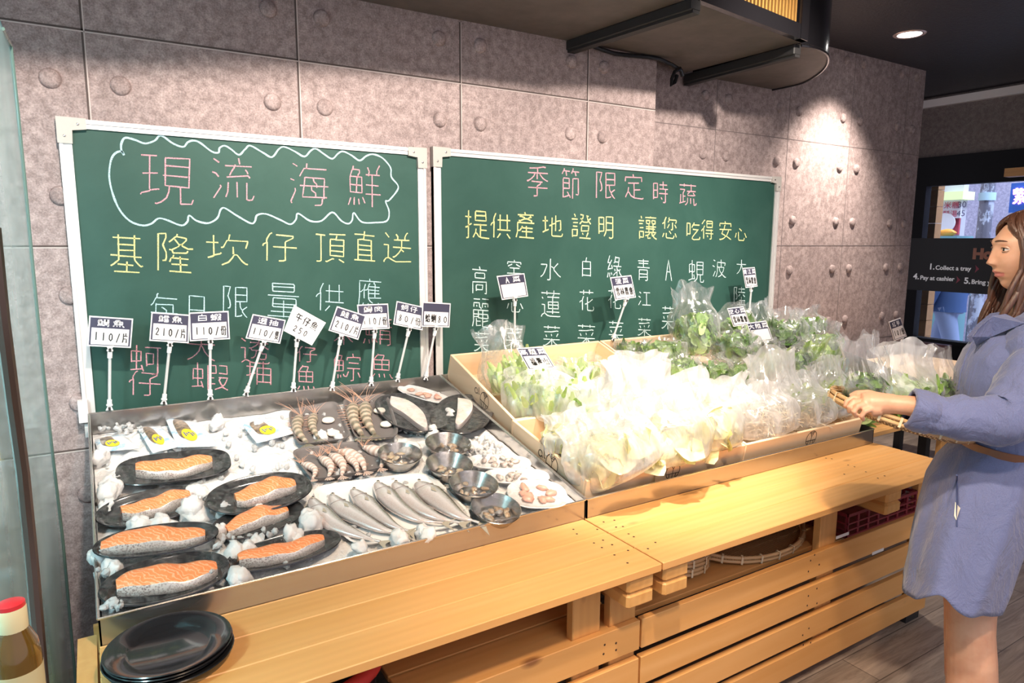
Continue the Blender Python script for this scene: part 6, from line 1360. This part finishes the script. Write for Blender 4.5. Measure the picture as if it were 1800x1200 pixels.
bg = thing('shopping_bag', 'black bag with a thick red rim standing under the left bench', 'bag', (.42, -1.30, .30))
mb = MB(); mb.tube([(.36, -1.30, .02), (.36, -1.30, .28), (.36, -1.30, .43)], [.15, .185, .20], 28); mb.build('bag_body', mat('black_bag_fabric', (.012, .010, .014), .8), bg, ang=60)
mb = MB(); mb.tube([Vector((.36+.205*math.cos(q*PI/20), -1.30+.13*math.sin(q*PI/20), .44)) for q in range(41)], .020, 12); mb.build('red_rim', mat('red_bag_trim', (.70, .05, .04), .6), bg)
for q in range(5): MB().box((.585 if q < 3 else -.05, -1.475+.125*q, .372), (1.30, -1.475+.125*q+.118, .390), bev=.002).build('shelf_board', M_pine, b1, ang=25)
# small table behind the basket, holding the last sign
pt = atY(1585, 640, -.35)
tb_ = thing('side_table', 'low wooden table beyond the greens near the window', 'table', (4.75, -.45, FZ))
MB().box((4.35, -.80, pt.z-.035), (5.3, -.10, pt.z-.001)).build('table_top', M_crate, tb_, smooth=False)
for x in (4.39, 5.22):
    for y in (-.76, -.16): MB().box((x, y, FZ), (x+.05, y+.05, pt.z-.036)).build('leg', M_blackm, tb_, smooth=False)
# ---------------------------------------------------------------- the street outside the window
lamp('street_fill_light', 'AREA', (8.8, -.3, 5.5), (8.9, -.3, 0), 500, (.72, .82, 1), size=3)  # bluish area fill added over the street to light the things outside
MB().box((7.1, -7, FZ-.1), (13.5, 9, FZ)).build('pavement', mat('pavement_grey', (.42, .42, .45), .8), smooth=False)['kind'] = 'structure'
m_ = m_concrete('lavender_street_wall', (.42, .40, .52), (.34, .33, .45), (.25, .24, .33)); MB().box((11.5, -7, FZ), (11.7, 9, 9)).build('street_wall', m_, smooth=False)['kind'] = 'structure'
def XB(name, x, q, th, mt, label=None, cat=None, parent=None):   # board facing the window
    P = [atX(a, b, x) for a, b in q]; y0 = min(p.y for p in P); y1 = max(p.y for p in P); z0 = min(p.z for p in P); z1 = max(p.z for p in P)
    o = MB().box((x, y0, z0), (x+th, y1, z1)).build(name, mt, parent, smooth=False)
    if label: tag(o, label, cat)
    return o, (y0, y1, z0, z1)
M_oran = m_wood('orange_cladding', (.62, .34, .14), (.50, .27, .12), (.34, .17, .07), 'Y', False)
pr = thing('wooden_pillar', 'orange wood-clad pillar just outside the window', 'pillar', (7.3, atX(1634, 400, 7.3).y, FZ))
y0, y1 = atX(1646, 372, 7.3).y, atX(1625, 372, 7.3).y
for k in range(17): MB().box((7.3, y0, FZ+.165*k), (7.42, y1, FZ+.165*k+.160)).build('cladding_board', M_oran, pr, smooth=False)
M_bl = mat('blue_grey_post', (.10, .16, .26), .4); MB().box((7.12, atX(1616, 372, 7.12).y, FZ), (7.16, atX(1611, 372, 7.12).y, 2.6)).build('window_post', M_bl, smooth=False)
tag(bpy.data.objects['window_post'], 'thin blue-grey post outside beside the wooden pillar', 'post')
mn, (my0, my1, mz0, mz1) = XB('menu_board', 9.6, [(1650, 352), (1687, 383)], .04, mat('white_menu_board', (.80, .80, .88), .5), 'white menu board across the street with red and black prices', 'sign')
M_rt = mat('red_text', (.55, .04, .12), .5); M_gt = mat('dark_text', (.10, .08, .16), .5)
def street_text(s, yl, zb, size, mt, x=9.59): return text_mesh(s, size, mt, face_minus_x(x, yl, zb), mn)
hh_ = (mz1-mz0)
street_text('香米糰', my1+.02, mz0+hh_*.56, hh_*.40, M_rt); street_text('30', my1-hh_*1.02, mz0+hh_*.56, hh_*.46, M_gt)
street_text('雞酥湯', my1+.02, mz0+hh_*.10, hh_*.38, M_rt); street_text('45', my1-hh_*1.02, mz0+hh_*.10, hh_*.44, M_gt)
sw_ = MB().box((9.68, atX(1692, 372, 9.7).y, FZ), (9.80, atX(1646, 372, 9.7).y+.3, 2.6)).build('street_stall', mat('stall_panel', (.55, .55, .62), .6), smooth=False); tag(sw_, 'pale stall panel across the street behind the menu board', 'stall')
ct_ = MB().box((9.0, atX(1690, 412, 9.1).y, FZ), (9.4, atX(1652, 412, 9.1).y, atX(1664, 412, 9.2).z-.02)).build('street_counter', mat('teal_counter', (.20, .42, .48), .6), smooth=False); tag(ct_, 'teal street counter below the menu board', 'counter')
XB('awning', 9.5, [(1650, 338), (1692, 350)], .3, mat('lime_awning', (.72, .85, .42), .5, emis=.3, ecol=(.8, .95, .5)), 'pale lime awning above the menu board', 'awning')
XB('red_banner', 9.65, [(1648, 384), (1684, 412)], .03, mat('red_banner_cloth', (.55, .08, .12), .6), 'red banner below the menu board', 'banner')
cc = atX(1661, 392, 9.6); mb = MB(); mb.lathe([(.001, .0), (.13, 0), (.13, .02), (.001, .02)], 28, Matrix.Translation((9.60, cc.y, cc.z)) @ Matrix.Rotation(-PI/2, 4, 'Y')); tag(mb.build('round_sign', mat('white_round_sign', (.85, .85, .92), .5)), 'round white sign on the red banner', 'sign')
cc = atX(1664, 409, 9.2); mb = MB(); mb.blob((9.2, cc.y, cc.z), (.05, .12, .05), .2, 3, 2); tag(mb.build('orange_bundle', mat('orange_goods', (.85, .35, .05), .5)), 'orange bundle of goods below the round sign', 'goods')
m_ = mat('mottled_steel_column', (.45, .5, .62), .35, .3); t = NT(m_); t.base(t.ramp(t.noise(t.coords((1, 1, .6)), 9, 4, .7), [(.42, (.62, .68, .82)), (.5, (.22, .22, .28))]))
cA, cB = atX(1713, 372, 9.0), atX(1738, 372, 9.0); mb = MB(); mb.lathe([((cA.y-cB.y)/2, FZ), ((cA.y-cB.y)/2, 3.6)], 28, Matrix.Translation((9.1, (cA.y+cB.y)/2, 0))); col_ = mb.build('street_column', m_); tag(col_, 'round mottled column on the pavement outside', 'column')
mb = MB(); z = atX(1713, 345, 9.0).z; mb.lathe([((cA.y-cB.y)/2+.012, z-.05), ((cA.y-cB.y)/2+.012, z+.04)], 28, Matrix.Translation((9.1, (cA.y+cB.y)/2, 0))); mb.build('pipe_clamp', mat('pale_clamp', (.5, .7, .8), .4), col_)
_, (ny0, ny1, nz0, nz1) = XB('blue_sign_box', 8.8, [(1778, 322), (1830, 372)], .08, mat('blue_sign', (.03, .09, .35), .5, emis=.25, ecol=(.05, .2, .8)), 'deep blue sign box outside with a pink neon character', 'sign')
mb = MB(); cx_, cy_ = 1793, 345
for st in char_strokes('紫'):
    P = [atX(cx_+(u-50)*.30, cy_+(v-50)*.34, 8.785) for u, v in st]
    if len(P) > 1: mb.tube(P, .012, 6)
mb.build('neon_character', mat('pink_neon', (1, .6, .9), .4, emis=2.2, ecol=(1, .35, .8)), bpy.data.objects['blue_sign_box'])
XB('wooden_hanging_board', 6.55, [(1766, 296), (1835, 306)], .10, M_oran, 'wooden board edge hanging before the black window header', 'board')
XB('shelf_ledge', 6.45, [(1590, 598), (1650, 760)], .08, mat('maroon_ledge', (.10, .025, .03), .5), 'dark maroon ledge below the window frame', 'ledge')
# passer-by
def passer():
    px0 = 1664; base = atX(px0, 560, 8.4); bx_, by_ = 8.4, base.y
    root = thing('person', 'passer-by in a denim jacket and jeans walking outside the window', 'person', (bx_, by_, FZ))
    def V(y, z, x=0): return Vector((bx_+x, by_+y, FZ+z*.95))
    b = MB(); b.tube([V(0, 1.38), V(0, 1.46), V(0, 1.52)], [.055, .05, .055], 14); b.blob(tuple(V(.01, 1.60)), (.085, .095, .12), .05, 1, 3)
    b.tube([V(0, 1.40), V(0, 1.2), V(0, .95)], [.13, .15, .15], 16)
    for s, st_ in ((1, .22), (-1, -.20)):
        b.tube([V(0, .95, s*.07), V(st_*.55, .52, s*.08), V(st_*1.0, .10, s*.08)], [.085, .06, .04], 12); b.tube([V(st_, .05, s*.08), V(st_+.16, .04, s*.08)], [.045, .03], 10)
        b.tube([V(0, 1.38, s*.17), V(-.06*s, 1.12, s*.22), V(.10-.05*s, .90, s*.22)], [.05, .042, .034], 12); b.blob(tuple(V(.12-.05*s, .84, s*.22)), (.03, .03, .055), .1, s, 2)
    me = remeshed(b, .012, 2); off = OFF[root.name]; me.transform(Matrix.Translation(-off)); me.materials.clear(); me.materials.append(M_skin); me.shade_smooth(); o = bpy.data.objects.new('body', me); COL.objects.link(o); o.parent = root
    j = MB(); j.tube([V(0, 1.46), V(0, 1.40), V(0, 1.2), V(0, .98), V(0, .88)], [.07, .17, .185, .18, .185], 20, False)
    for s in (1, -1): j.tube([V(0, 1.38, s*.15), V(-.06*s, 1.12, s*.22), V(.07-.05*s, .93, s*.22)], [.075, .065, .055], 14, False)
    j.build('denim_jacket', mat('denim_blue', (.07, .14, .34), .8), root, ang=80)
    tr_ = MB(); tr_.tube([V(0, 1.0), V(0, .86)], [.165, .16], 18, False)
    for s, st_ in ((1, .22), (-1, -.20)): tr_.tube([V(0, .93, s*.07), V(st_*.55, .52, s*.08), V(st_*.97, .12, s*.08)], [.115, .085, .07], 14, False)
    tr_.build('jeans', mat('light_jeans', (.28, .36, .58), .8), root, ang=80)
    h_ = MB(); h_.blob(tuple(V(-.005, 1.63)), (.098, .105, .115), .06, 4, 3); h_.build('hair', M_hair, root, ang=80)
passer()
